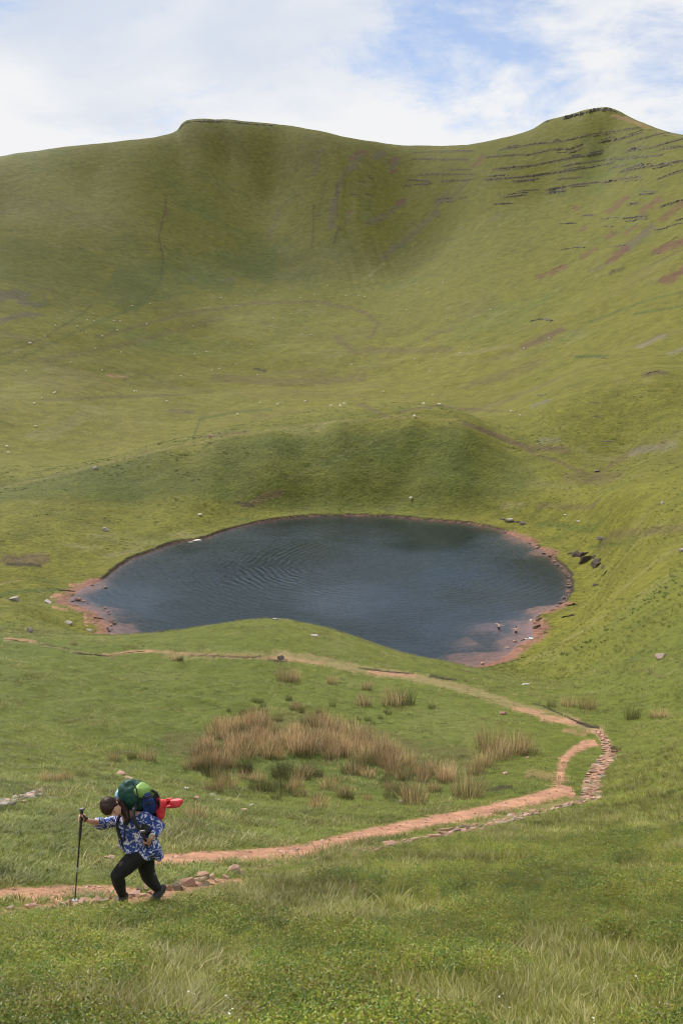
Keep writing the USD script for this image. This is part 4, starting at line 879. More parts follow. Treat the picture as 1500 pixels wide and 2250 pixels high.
# the pitched path: every stone a piece of it
path = thing('stone_path', 'narrow path of pitched red sandstone with loose edging stones', 'path', kind='structure')
def path_stone(px, py, size, rot, material, seed, sink=0.3, name='stone', tilt=0.0):
    g = ground(px, py)
    m = rock(size, seed, 11)
    m.apply_transform(trimesh.transformations.rotation_matrix(tilt, [0, 1, 0])); m.apply_transform(trimesh.transformations.rotation_matrix(rot, [0, 0, 1]))
    m.apply_translation([g[0], g[1], height(g[None, :2])[0] - sink * size[2]])
    obj(name, m, material, path)
mats = [M_RED, M_PINK, M_RED, M_BROWN, M_RED]
wp_ = lambda cx_, cy_: (cx_ / 2.68, 1860 + cy_ / 2.68)
for k, (cx_, cy_, w, hgt) in enumerate([(1192, 195, 60, .6), (1243, 200, 32, .8), (1108, 245, 72, .75), (1040, 268, 48, 1.0), (1076, 268, 36, 1.0), (992, 268, 42, .8), (1175, 215, 62, .5), (1160, 246, 44, .6), (1205, 242, 44, .6), (1240, 236, 40, .6), (1272, 220, 34, .6), (1320, 200, 34, .6), (860, 245, 58, .7), (822, 266, 28, .9), (852, 264, 30, .6), (884, 276, 28, .6), (790, 296, 64, .4), (830, 300, 50, .4), (606, 336, 52, .7), (576, 316, 50, .25), (500, 345, 62, .5), (468, 352, 60, .5), (405, 352, 40, .8),
                                           (372, 362, 34, .7), (416, 330, 24, .8), (436, 350, 30, .6), (176, 372, 58, .6), (116, 384, 34, .6), (62, 378, 38, .6), (10, 400, 46, .6), (35, 420, 50, .5), (250, 380, 36, .6), (300, 376, 34, .5), (215, 384, 40, .5), (140, 395, 40, .5), (85, 402, 44, .5), (330, 366, 28, .6), (640, 322, 30, .7), (700, 320, 46, .4), (760, 312, 40, .4), (900, 292, 50, .4), (950, 284, 40, .5), (545, 340, 40, .5), (20, 440, 46, .4), (-10, 420, 44, .5)]):
    x, y = wp_(cx_, cy_)
    if x < 0: x = 1
    g = ground(x, y); w_ = np.linalg.norm(g - EYE) * w / 2.68 / FPX
    w_ *= 1.3; y -= 3 if x > 330 else 1; path_stone(x, y, (w_, w_ * q.uniform(.6, .85), w_ * hgt), q.uniform(-0.5, 0.5), mats[k % 5], 900 + k, 0.2, tilt=q.normal(0, 0.12) if k != 12 else 0.7)
pl, pn = along([(785, 1879), (830, 1867), (870, 1856), (940, 1844), (1000, 1826), (1060, 1816), (1120, 1801), (1200, 1779), (1260, 1768), (1302, 1752)], 5.2)
for k in range(len(pl)):
    for j in range(int(q.choice([0, 1, 1, 2]))):
        x, y = pl[k] + pn[k] * (q.uniform(-6, 0) if j else q.uniform(0, 5)) + q.normal(0, 1, 2)
        big_ = 1.5 if q.uniform() < 0.13 else 1.0
        path_stone(x, y, (q.uniform(.16, .42) * big_, q.uniform(.07, .16) * big_, q.uniform(.06, .12) * big_), math.radians(q.normal(35, 22)), mats[int(q.integers(5))], 1000 + 2 * k + j, 0.5)
sp_line = [(1298, 1754), (1301, 1730), (1306, 1708), (1322, 1684), (1335, 1664), (1340, 1650), (1332, 1630), (1313, 1607)]
half = [28, 25, 24, 21, 20, 18, 13, 10]
pl, pn = along(sp_line, 4.6)
hw = np.interp(np.linspace(0, 1, len(pl)), np.linspace(0, 1, len(half)), half)
for k in range(len(pl)):
    g0 = ground(*pl[k]); wpx = np.linalg.norm(g0 - EYE) / FPX
    nn = 3 if k % 2 else 2
    for j in range(nn):
        off = ((j + 0.5) / nn * 2 - 1) * hw[k] * 0.92 + q.normal(0, 1.0)
        x, y = pl[k] + np.array([1, 0.12]) * off + [0, q.normal(0, 0.9)]
        path_stone(x, y, (2 * hw[k] / nn * wpx * q.uniform(0.95, 1.25), q.uniform(.14, .24), q.uniform(.08, .16)), q.normal(0.0, 0.14), mats[(k + j) % 5], 1300 + 5 * k + j, 0.4, tilt=q.normal(0, 0.08))

# ------------------------------------------------------------------ rushes and sheep
def rush_mesh(seed, count, h, spread, tan):
    lo = [(0.045, 0.065, 0.018), (0.060, 0.070, 0.022)]
    hi_c = [(0.43, 0.30, 0.155), (0.36, 0.235, 0.115), (0.54, 0.41, 0.24), (0.22, 0.135, 0.065)] if tan else [(0.075, 0.10, 0.03), (0.10, 0.105, 0.035), (0.16, 0.13, 0.06)]
    g = np.random.default_rng(seed)
    V, F, K = [], [], []
    for _ in range(count):
        a, d = g.uniform(0, 2 * math.pi), spread * math.sqrt(g.uniform())
        b = np.array([d * math.cos(a), d * math.sin(a), -0.06]); hh = h * g.uniform(0.5, 1.1) * (1 - 0.25 * d / spread)
        out = np.array([math.cos(a + g.normal(0, 0.5)), math.sin(a + g.normal(0, 0.5)), 0]) * hh * g.uniform(0.05, 0.38) * (0.35 + d / spread)
        tw = g.uniform(0, math.pi); sd = np.array([math.cos(tw), math.sin(tw), 0]) * g.uniform(0.004, 0.007)
        c0, c1 = np.array(lo[g.integers(2)]), np.array(hi_c[g.integers(len(hi_c))]) * g.uniform(0.8, 1.15)
        k0 = len(V)
        for u in (0, 0.35, 0.7):
            m = b + out * u ** 1.7 + [0, 0, hh * (u - 0.05 * u * u)]
            V += [m - sd * (1 - 0.4 * u), m + sd * (1 - 0.4 * u)]; w = min(1, max(0, (u - 0.05) / 0.5)); K += [c0 * (1 - w) + c1 * w] * 2
        V.append(b + out + [0, 0, hh * 0.95]); K.append(c1)
        for s_ in range(2):
            i = k0 + 2 * s_; F += [[i, i + 1, i + 3], [i, i + 3, i + 2]]
        F.append([k0 + 4, k0 + 5, k0 + 6])
    return np.array(V), np.array(F), np.array(K)
RUSH_FIRST = {}
def place(first, name, loc, rotz, scale, label, category, group):
    x = UsdGeom.Xform.Define(stage, f'/World/{numbered(None, name)}')
    if first is not None:
        x.GetPrim().GetReferences().AddInternalReference(first.GetPath()); x.GetPrim().SetInstanceable(True)
    x.ClearXformOpOrder()
    x.AddTranslateOp().Set(Gf.Vec3d(*map(float, loc))); x.AddRotateZOp().Set(float(math.degrees(rotz))); x.AddScaleOp().Set(Gf.Vec3f(*map(float, np.broadcast_to(scale, 3))))
    return tag(x.GetPrim(), label, category, group)
def rush(px, py, h_px, kind, label, group=None):
    g = ground(px, py)
    key = kind + str(int(rng.integers(3)))
    h = np.linalg.norm(g - EYE) * h_px / FPX / 0.95 * (1.15 if group is None else 1.0)
    loc = [g[0], g[1], height(g[None, :2])[0]]
    f = RUSH_FIRST.get(key)
    p = place(f, 'rush_clump', loc, rng.uniform(0, 6.28), (h * rng.uniform(0.9, 1.25), h * rng.uniform(0.9, 1.25), h), label, 'rushes', group)
    if f is None:
        RUSH_FIRST[key] = p
        V, F, K = rush_mesh(2000 + len(RUSH_FIRST), 170, 1.0, 0.36, kind != 'green')
        st = obj('stems', trimesh.Trimesh(V, F, process=False), M_RUSH, p); primvar(st, 'cover', K)
for a in [(625, 1497, 38, 'tan', 'tall tan rush clump standing below the worn track on the terrace'), (647, 1497, 32, 'tan', 'tan rush clump just right of the tallest one below the worn track'), (730, 1504, 26, 'tan', 'small brown rush clump alone, third from the left in the upper row'), (805, 1516, 25, 'tan', 'small brown rush clump left of the leaning pair below the bank'), (800, 1552, 32, 'tan', 'pale rush clump below the small brown ones'),
          (865, 1552, 50, 'tan', 'big brown rush clump, left one of the leaning pair'), (893, 1549, 44, 'green', 'dark rush clump, right one of the leaning pair'), (652, 1560, 24, 'tan', 'small dark tan clump just above the rush bed'), (163, 1418, 14, 'tan', 'little brown rush tuft at the far left near the lake'), (384, 1452, 20, 'tan', 'brown rush tuft beside the worn track at left'), (396, 1453, 14, 'green', 'low dark tuft touching the brown one beside the worn track'),
          (1290, 1559, 36, 'tan', 'dark tipped rush clump above the bend of the path, right of two'), (1248, 1553, 30, 'tan', 'brown rush clump above the bend of the path, left of two'), (1212, 1555, 22, 'green', 'low green rush clump by the ditch above the bend'), (1388, 1581, 34, 'green', 'dark rush clump right of the path bend'), (1440, 1578, 26, 'tan', 'brown rush clump near the right edge above the slope'), (1458, 1579, 22, 'tan', 'smaller brown rush clump nearest the right edge'),
          (1026, 1754, 66, 'tan', 'tall spiky straw coloured clump right of the lower rushes'), (910, 1768, 66, 'tan', 'broad straw coloured clump nearest the dirt path'), (697, 1777, 40, 'tan', 'small straw clump alone above the left part of the dirt path'), (500, 1734, 42, 'tan', 'straw clump below the left end of the rush bed'), (428, 1798, 40, 'tan', 'sparse straw tuft right of the red clogs'),
          (100, 1718, 26, 'tan', 'left part of a low row of brown rushes above the stony patch'), (122, 1718, 26, 'tan', 'middle of a low row of brown rushes above the stony patch'), (148, 1717, 28, 'tan', 'right end of a low row of brown rushes above the stony patch'), (250, 1672, 26, 'tan', 'brown tuft far left of the rush bed'), (325, 1672, 36, 'tan', 'taller brown tuft left of the rush bed'), (290, 1668, 22, 'green', 'low tuft between two brown ones left of the rush bed'),
          (1095, 1668, 52, 'tan', 'front tan clump of the right hand rush group'), (1075, 1648, 64, 'tan', 'tallest tan clump at the back of the right hand rush group'), (1130, 1658, 54, 'tan', 'tan clump in the middle of the right hand rush group'), (1155, 1656, 52, 'tan', 'dark brown clump at the right end of the right hand rush group'), (1062, 1686, 46, 'tan', 'lower left clump of the right hand rush group'), (1045, 1702, 40, 'tan', 'lowest clump of the right hand rush group'), (1352, 1652, 20, 'green', 'small dark bush overhanging the stone path'),
          (1023, 1965, 40, 'green', 'dark green rushy tuft in the long grass at right'), (1108, 1950, 34, 'green', 'dark tuft right of the other one in the long grass'), (420, 1690, 34, 'tan', 'brown clump at the left tip of the rush bed')]:
    rush(*a)
bed = shapely.Polygon([(425, 1695), (432, 1640), (480, 1602), (560, 1585), (650, 1580), (720, 1590), (770, 1608), (830, 1640), (900, 1672), (970, 1690), (1005, 1700), (985, 1728), (900, 1722), (850, 1705), (760, 1695), (680, 1668), (560, 1668), (470, 1700)])
k = 0
while k < 105:
    x, y = rng.uniform(425, 1005), rng.uniform(1575, 1735)
    if bed.contains(shapely.Point(x, y)):
        rush(x, y, rng.uniform(28, 62), 'tan' if rng.uniform() < 0.86 else 'green', 'tan rush clump in the thick rush bed of the hollow beyond the path', 'rushes of the thick bed'); k += 1
for k in range(52):
    x, y = rng.uniform(440, 960), rng.uniform(1690, 1762)
    if y < 1690 + 60 * (x - 400) / 560 + 60:
        rush(x, y, rng.uniform(24, 44), 'green' if rng.uniform() < 0.6 else 'tan', 'low greenish rush clump in front of the thick rush bed', 'low rushes before the bed')
for k in range(26):
    x, y = rng.uniform(440, 960), rng.uniform(1540, 1600)
    rush(x, y, rng.uniform(12, 20), 'green', 'tiny dark rush tuft behind the thick rush bed', 'rush tufts behind the bed')

M_WOOL = mat('wool', {'g': ('geometry', {}), 'n': ('noise_texture', {'scale': 14.0, 'detail': 4.0}), 'r': ('rgb_ramp', {'ramp': [(0.3, (0.55, 0.50, 0.42)), (0.7, (0.72, 0.68, 0.60))]}), 'b': ('bump', {'strength': 0.7, 'distance': 0.03}), 'p': ('principled_bsdf', {'roughness': 0.95, 'specular_ior_level': 0.1})},
             [('g.position', 'n.vector'), ('n.fac', 'r.fac'), ('r.color', 'p.base_color'), ('n.fac', 'b.height'), ('b.normal', 'p.normal')], surface='p.BSDF')
def plain(name, c, rough=0.6, spec=0.3):
    return mat(name, {'g': ('geometry', {}), 'n': ('noise_texture', {'scale': 40.0, 'detail': 3.0}), 'm': ('map_range', {'from_min': 0.3, 'from_max': 0.7, 'to_min': 0.85, 'to_max': 1.12, 'clamp': True}), 'v': ('vector_math', {'math_type': 'scale', 'vector1': tuple(c)}), 'p': ('principled_bsdf', {'roughness': rough, 'specular_ior_level': spec})},
               [('g.position', 'n.vector'), ('n.fac', 'm.value'), ('m.result', 'v.scale'), ('v.vector', 'p.base_color')], surface='p.BSDF')
M_FACE = plain('sheep_face', (0.5, 0.46, 0.4), 0.8)
def ball(c, r, n=20):
    return manifold3d.Manifold.sphere(float(r), n).translate([float(x) for x in c])
def limb(joints, n=20):
    """A continuous tapering limb through (point, radius) joints."""
    b = [ball(c, r, n) for c, r in joints]
    out = manifold3d.Manifold()
    for a, c in zip(b[:-1], b[1:]):
        out = out + manifold3d.Manifold.batch_hull([a, c])
    return out
def hull(joints, n=20):
    return manifold3d.Manifold.batch_hull([ball(c, r, n) for c, r in joints])
def soft(m, length=0.02, rounds=8):
    if length: m = m.refine_to_length(length)
    g = m.to_mesh()
    t = trimesh.Trimesh(np.array(g.vert_properties)[:, :3], np.array(g.tri_verts), process=True)
    if rounds: trimesh.smoothing.filter_taubin(t, lamb=0.5, nu=0.53, iterations=rounds)
    return t
def sheep_parts(head_down):
    hz = 0.30 if head_down else 0.72
    body = hull([((-0.34, 0, 0.58), 0.24), ((0, 0, 0.60), 0.27), ((0.32, 0, 0.60), 0.23)], 14) + limb([((0.42, 0, 0.62), 0.15), ((0.58, 0, (hz + 0.66) / 2), 0.10), ((0.62, 0, hz), 0.085)], 12)
    legs = [limb([((x, y, 0.45), 0.075), ((x - 0.02 if x > 0 else x - 0.07, y, 0.24), 0.042), ((x, y, 0.0), 0.035)], 10) for x in (-0.36, 0.32) for y in (-0.11, 0.11)]
    for l in legs: body = body + l
    head = limb([((0.60, 0, hz), 0.085), ((0.76, 0, hz - 0.07), 0.05)], 12) + limb([((0.60, -0.08, hz + 0.04), 0.025), ((0.57, -0.15, hz + 0.04), 0.02)], 8) + limb([((0.60, 0.08, hz + 0.04), 0.025), ((0.57, 0.15, hz + 0.04), 0.02)], 8)
    return soft(body, 0.09, 6), soft(head, 0.06, 3)
SHEEP_FIRST = {}
def sheep(px, py, label, group=None):
    g = ground(px, py)
    if g is None: return
    down = bool(rng.integers(2)); f = SHEEP_FIRST.get(down)
    p = place(f, 'sheep', [g[0], g[1], height(g[None, :2])[0] - 0.03], rng.choice([0, math.pi]) + rng.normal(0, 0.6), 0.85, label, 'sheep', group)
    if f is None:
        SHEEP_FIRST[down] = p
        b, h = sheep_parts(down)
        obj('body', b, M_WOOL, p, smooth=True); obj('head', h, M_FACE, p, smooth=True)
for a in [(15, 983, 'white sheep at the left edge on the flat beyond the moraine, upper of two'), (18, 997, 'white sheep at the left edge beyond the moraine, lower of two'), (902, 1098, 'cream sheep standing alone above the far shore of the lake'), (78, 938, 'lone white sheep on the pale grass at left beyond the moraine'), (965, 891, 'sheep by the dark peat step on top of the moraine'), (522, 912, 'white sheep on the rise just left of the moraine top')]:
    sheep(*a)
FLOCK = [(65, 755), (67, 756), (99, 741), (118, 865), (121, 863), (92, 876), (75, 888), (156, 797), (57, 816), (295, 861), (300, 861), (366, 883), (224, 815), (266, 775), (209, 767), (225, 740), (258, 726), (322, 713), (423, 718), (454, 774), (428, 778), (398, 827), (465, 815), (481, 811), (518, 801), (553, 758), (663, 735), (683, 736), (565, 824), (571, 886), (610, 890), (670, 883), (697, 673), (727, 894), (747, 894), (191, 704), (207, 706), (264, 706), (449, 677), (518, 672), (190, 732), (170, 718), (122, 717), (290, 673), (330, 668), (250, 706),
         (756, 890), (772, 802), (910, 790), (955, 789), (842, 862), (930, 890), (910, 917), (1077, 681), (1042, 697), (981, 701), (972, 621), (893, 681), (1205, 745), (1010, 777), (1150, 766), (945, 818), (760, 650), (787, 650), (800, 652), (950, 869), (1142, 915), (1122, 906), (605, 640), (690, 648), (720, 628), (660, 655), (640, 690), (485, 655), (205, 690), (600, 700), (880, 702), (1030, 765), (905, 540), (560, 640)]
for x, y in FLOCK:
    sheep(x, y, 'tiny white sheep grazing far off on the corrie floor', 'sheep on the corrie floor')

# ------------------------------------------------------------------ the walker
A = ground(306, 1984)
def at(px, py, off=0.0):
    """The point on the line of sight through a picture position at a depth of off metres beyond the walker's feet."""
    x, y = (px - 750) / FPX, (1125 - py) / FPX
    d = np.array([x, CP - y * SP, SP + y * CP])
    return EYE + d * ((A[1] + off) / d[1])
def smooth_noise_material(name, ramp, scale, distortion=0.0, rough=0.7, bump=0.0, bscale=60.0):
    return mat(name, {'tc': ('geometry', {}), 'n': ('noise_texture', {'scale': scale, 'detail': 2.0, 'roughness': 0.5, 'distortion': distortion}), 'r': ('rgb_ramp', {'ramp': ramp}), 'n2': ('noise_texture', {'scale': bscale, 'detail': 3.0}),
                      'b': ('bump', {'strength': bump, 'distance': 0.01}), 'p': ('principled_bsdf', {'roughness': rough, 'specular_ior_level': 0.25})},
               [('tc.position', 'n.vector'), ('n.fac', 'r.fac'), ('r.color', 'p.base_color'), ('tc.position', 'n2.vector'), ('n2.fac', 'b.height'), ('b.normal', 'p.normal')], surface='p.BSDF')
M_SKIN = smooth_noise_material('skin', [(0.3, (0.40, 0.215, 0.155)), (0.7, (0.50, 0.285, 0.21))], 18.0, 0, 0.55)
M_HAIR = mat('dark_hair', {'g': ('geometry', {}), 'mp': ('mapping', {'mapping_type': 'point', 'rotation': (0.0, 0.6, 0.5), 'scale': (70.0, 70.0, 9.0)}), 'n': ('noise_texture', {'scale': 1.0, 'detail': 4.0}), 'r': ('rgb_ramp', {'ramp': [(0.3, (0.007, 0.0035, 0.003)), (0.7, (0.036, 0.017, 0.013))]}),
                           'b': ('bump', {'strength': 0.6, 'distance': 0.006}), 'p': ('principled_bsdf', {'roughness': 0.55, 'specular_ior_level': 0.18})}, [('g.position', 'mp.vector'), ('mp.vector', 'n.vector'), ('n.fac', 'r.fac'), ('r.color', 'p.base_color'), ('n.fac', 'b.height'), ('b.normal', 'p.normal')], surface='p.BSDF')
M_SHIRT = smooth_noise_material('blue_print_cloth', [(0.0, (0.020, 0.038, 0.150)), (0.50, (0.028, 0.055, 0.22)), (0.555, (0.22, 0.27, 0.48)), (0.60, (0.68, 0.66, 0.72)), (0.66, (0.60, 0.52, 0.64)), (0.70, (0.03, 0.06, 0.24)), (1.0, (0.02, 0.04, 0.16))], 21.0, 1.3, 0.8, 0.5, 25.0)
M_BLACK = smooth_noise_material('black_leggings', [(0.3, (0.008, 0.008, 0.009)), (0.7, (0.013, 0.013, 0.014))], 8.0, 0, 0.75, 0.3, 22.0)
M_BOOT = smooth_noise_material('dark_boot', [(0.3, (0.018, 0.018, 0.018)), (0.7, (0.05, 0.05, 0.048))], 30.0, 0, 0.6)
M_SOLE = plain('boot_sole', (0.16, 0.15, 0.14), 0.8)
M_STRAP = smooth_noise_material('black_webbing', [(0.3, (0.012, 0.013, 0.013)), (0.7, (0.03, 0.032, 0.032))], 40.0, 0, 0.7)
M_GREEN = smooth_noise_material('dark_green_nylon', [(0.3, (0.010, 0.042, 0.034)), (0.7, (0.018, 0.066, 0.050))], 9.0, 0, 0.6, 0.7, 14.0)
M_LIME = smooth_noise_material('lime_nylon', [(0.3, (0.12, 0.22, 0.045)), (0.7, (0.18, 0.29, 0.07))], 14.0, 0, 0.5, 0.5, 22.0)
M_NAVY = smooth_noise_material('navy_nylon', [(0.3, (0.010, 0.020, 0.085)), (0.7, (0.016, 0.034, 0.13))], 12.0, 0, 0.5, 0.5, 22.0)
M_TEAL = smooth_noise_material('pale_blue_cloth', [(0.40, (0.03, 0.20, 0.30)), (0.55, (0.25, 0.45, 0.52)), (0.7, (0.6, 0.66, 0.68))], 30.0, 0, 0.6)
M_CLOG = plain('red_foam', (0.60, 0.045, 0.06), 0.45, 0.4)
M_HOLE = plain('clog_lining', (0.20, 0.02, 0.02), 0.7)
M_POLE = plain('black_pole', (0.014, 0.014, 0.016), 0.35, 0.5)
M_METAL = plain('grey_metal', (0.30, 0.30, 0.32), 0.35, 0.5)
M_WATCH = plain('white_strap', (0.62, 0.64, 0.62), 0.5)
M_DIAL = plain('watch_dial', (0.01, 0.01, 0.012), 0.2, 0.5)
pA, pB = at(180, 1781, -0.06), at(163.5, 1984, -0.02)                       # the forward pole: top, tip
g_tip = ground(163.5, 1988); pB = np.array([g_tip[0], g_tip[1], height(g_tip[None, :2])[0] - 0.01]); pA = at(180, 1781, pB[1] - A[1] - 0.03)
qA = at(313, 1829, -0.30)
g2 = ground(356, 1969); qB = np.array([g2[0], g2[1] + 0.02, height(np.array([[g2[0], g2[1] + 0.02]]))[0] - 0.01])
unit = lambda v: np.asarray(v, float) / np.linalg.norm(v)
on = lambda a, b, t: a + (b - a) * t
hip_l, hip_r = at(302, 1880, -0.10), at(318, 1880, 0.07)
knee_l, knee_r = at(257, 1924, -0.20), at(324, 1926, 0.10)
ank_l, ank_r = at(270, 1972, -0.06), at(352, 1960, 0.16)
pelvis = at(309, 1874, -0.02)
waist_a, waist_b = at(283, 1848, -0.02), at(322, 1846, -0.04)
chest_a, chest_b = at(277, 1812, 0.02), at(318, 1808, -0.02)
sh_l, sh_r = at(321, 1797, -0.06), at(264, 1799, 0.10)
neck0, neck1 = at(284, 1792, 0.02), at(263, 1780, -0.06)
head = at(245, 1775, -0.12)
hand_l, hand_r = on(qA, qB, 0.155), on(pA, pB, 0.085)
elb_l = at(351, 1818, 0.02)
dl = unit(qB - qA)
wri_l = at(333, 1841, -0.26)
elb_r = at(229, 1812, 0.20)
wri_r = at(194, 1804, hand_r[1] - A[1] + 0.02)
print('arm', np.linalg.norm(elb_l - sh_l), np.linalg.norm(wri_l - elb_l), np.linalg.norm(elb_r - sh_r), np.linalg.norm(wri_r - elb_r), 'leg', np.linalg.norm(knee_l - hip_l), np.linalg.norm(ank_l - knee_l), np.linalg.norm(knee_r - hip_r), np.linalg.norm(ank_r - knee_r), 'hand', np.linalg.norm(hand_l - wri_l), np.linalg.norm(hand_r - wri_r), 'ankle above ground', ank_l[2] - z_at(*ank_l[:2]), ank_r[2] - z_at(*ank_r[:2]), 'pole', np.linalg.norm(pA - pB), np.linalg.norm(qA - qB))
def fist(center, axis, wrist, r_pole=0.015):
    """Palm, four fingers closed round a pole and a thumb laid along it."""
    ax = unit(axis); w = np.asarray(wrist) - center; w = unit(w - ax * (w @ ax)); s_ = np.cross(ax, w)
    circ = lambda deg, rad, along_: center + ax * along_ + (w * math.cos(math.radians(deg)) + s_ * math.sin(math.radians(deg))) * rad
    out = hull([(circ(0, 0.034, 0.032), 0.016), (circ(0, 0.034, -0.032), 0.015), (circ(55, 0.033, 0.034), 0.013), (circ(55, 0.033, -0.034), 0.012), (on(center, np.asarray(wrist), 0.8), 0.022)], 14)
    for i, ln in enumerate((0.95, 1.0, 0.96, 0.85)):
        o = 0.034 - i * 0.0226
        out = out + limb([(circ(50, 0.034, o), 0.0098), (circ(50 + 62 * ln, 0.031, o), 0.0092), (circ(50 + 128 * ln, 0.027, o), 0.0086), (circ(50 + 190 * ln, 0.026, o), 0.0078)], 10)
    out = out + limb([(circ(-25, 0.036, 0.018), 0.013), (circ(-62, 0.033, 0.042), 0.0105), (circ(-100, 0.027, 0.060), 0.0088)], 10)
    return out
up_h = unit(head - neck1 + np.array([-0.02, -0.02, 0.01]))
f0 = np.array([0.28, -0.84, -0.42]); fr_h = unit(f0 - up_h * (f0 @ up_h)); sd_h = np.cross(up_h, fr_h)
H = lambda s_, f, u: head + sd_h * s_ + fr_h * f + up_h * u
skull = hull([(H(0, -0.02, 0.035), 0.082), (H(0, 0.025, 0.02), 0.072), (H(0, 0.035, -0.045), 0.055), (H(0, 0.055, -0.085), 0.030), (H(0.03, 0.02, -0.07), 0.035), (H(-0.03, 0.02, -0.07), 0.035)], 24)
face = skull + limb([(H(0, 0.092, 0.005), 0.010), (H(0, 0.108, -0.030), 0.012), (H(0, 0.095, -0.036), 0.012)], 10)                       # nose
for s_ in (-1, 1):
    face = face + limb([(H(s_ * 0.076, -0.005, 0.01), 0.012), (H(s_ * 0.082, -0.012, -0.015), 0.016), (H(s_ * 0.076, 0.0, -0.035), 0.010)], 10)         # ears
    face = face + limb([(H(s_ * 0.018, 0.087, 0.022), 0.009), (H(s_ * 0.048, 0.074, 0.022), 0.008)], 8)                                       # brows
face = face + limb([(H(-0.022, 0.082, -0.062), 0.007), (H(0, 0.090, -0.060), 0.008), (H(0.022, 0.082, -0.062), 0.007)], 8) + limb([(H(-0.016, 0.080, -0.072), 0.008), (H(0.016, 0.080, -0.072), 0.008)], 8)    # lips
body = face + limb([(on(neck0, neck1, -0.2), 0.060), (on(neck0, neck1, 0.6), 0.052), (H(0, -0.03, -0.05), 0.052)])
body = body + hull([(chest_a, 0.10), (chest_b, 0.10), (sh_l, 0.055), (sh_r, 0.055), (neck0, 0.06)]) + hull([(chest_a, 0.10), (chest_b, 0.10), (waist_a, 0.09), (waist_b, 0.09)]) + hull([(waist_a, 0.09), (waist_b, 0.09), (pelvis, 0.12), (hip_l, 0.08), (hip_r, 0.08)])
body = body + limb([(sh_l, 0.050), (on(sh_l, elb_l, 0.5), 0.043), (elb_l, 0.036), (on(elb_l, wri_l, 0.35), 0.036), (wri_l, 0.024)]) + limb([(sh_r, 0.050), (on(sh_r, elb_r, 0.5), 0.043), (elb_r, 0.037), (on(elb_r, wri_r, 0.35), 0.037), (wri_r, 0.026)])
body = body + limb([(hip_l, 0.075), (knee_l, 0.05), (ank_l, 0.035)]) + limb([(hip_r, 0.075), (knee_r, 0.05), (ank_r, 0.035)])
body = body + fist(hand_l, qA - qB, wri_l) + fist(hand_r, pA - pB, wri_r)
walker = thing('person', 'walker in blue patterned shirt and black leggings, bent forward, planting a pole on the path', 'person')
obj('body', soft(body, 0.012, 4), M_SKIN, walker, smooth=True)
for s_ in (-1, 1):
    obj('eye', soft(ball(H(s_ * 0.032, 0.080, 0.004), 0.011, 16), 0, 0), plain('dark_eye', (0.05, 0.035, 0.03), 0.2) if s_ < 0 else '/World/Looks/dark_eye', walker, smooth=True)
hair = hull([(H(0, -0.03, 0.045), 0.098), (H(0, 0.02, 0.055), 0.082), (H(0, -0.06, -0.02), 0.075)], 28) + hull([(H(0.062, -0.02, 0.02), 0.032), (H(0.062, 0.03, 0.035), 0.026), (H(0.070, -0.03, -0.05), 0.028)], 16) + hull([(H(-0.062, -0.02, 0.02), 0.032), (H(-0.062, 0.03, 0.035), 0.026), (H(-0.070, -0.03, -0.05), 0.028)], 16) + limb([(H(0, 0.065, 0.075), 0.032), (H(0.05, 0.055, 0.05), 0.028)], 16) + limb([(H(0, 0.065, 0.075), 0.032), (H(-0.05, 0.055, 0.05), 0.028)], 16)
hair = hair + limb([(at(257, 1765, -0.05), 0.062), (at(268, 1774, -0.04), 0.056), (at(276, 1786, -0.08), 0.048), (at(280, 1799, -0.14), 0.036), (at(279, 1812, -0.17), 0.016)], 18)
hm = soft(hair, 0.012, 5)
hm.vertices += (meshkit.fbm(hm.vertices * np.array([55, 55, 20]), 3, 3) - 0.5)[:, None] * 0.010 * hm.vertex_normals
obj('hair', hm, M_HAIR, walker, smooth=True)
# shirt: body, two sleeves, loose hem
sl_end, sr_end = on(elb_l, wri_l, 0.72), on(elb_r, wri_r, 0.42)
shirt = hull([(chest_a, 0.118), (chest_b, 0.118), (sh_l, 0.070), (sh_r, 0.070), (on(neck0, neck1, -0.3), 0.07)]) + hull([(chest_a, 0.118), (chest_b, 0.118), (waist_a, 0.112), (waist_b, 0.112)])
shirt = shirt + hull([(waist_a, 0.112), (waist_b, 0.112), (at(291, 1868, -0.08), 0.085), (at(336, 1866, -0.02), 0.10), (at(306, 1862, 0.06), 0.12)]) + hull([(at(336, 1866, 0.0), 0.09), (at(351, 1878, 0.04), 0.05), (at(350, 1890, 0.0), 0.022), (at(356, 1884, 0.06), 0.02), (at(330, 1870, 0.06), 0.09)])
shirt = shirt + hull([(at(291, 1868, -0.10), 0.075), (at(286, 1873, -0.08), 0.045), (at(310, 1874, -0.14), 0.04), (at(325, 1872, -0.12), 0.05)]) + limb([(at(312, 1874, -0.15), 0.03), (at(322, 1886, -0.17), 0.026), (at(327, 1890, -0.16), 0.014)], 12)
shirt = shirt + limb([(sh_l, 0.070), (on(sh_l, elb_l, 0.5), 0.068), (elb_l, 0.062), (on(elb_l, wri_l, 0.4), 0.058), (sl_end, 0.046)]) + limb([(sh_r, 0.070), (on(sh_r, elb_r, 0.5), 0.066), (elb_r, 0.064), (sr_end, 0.066)])
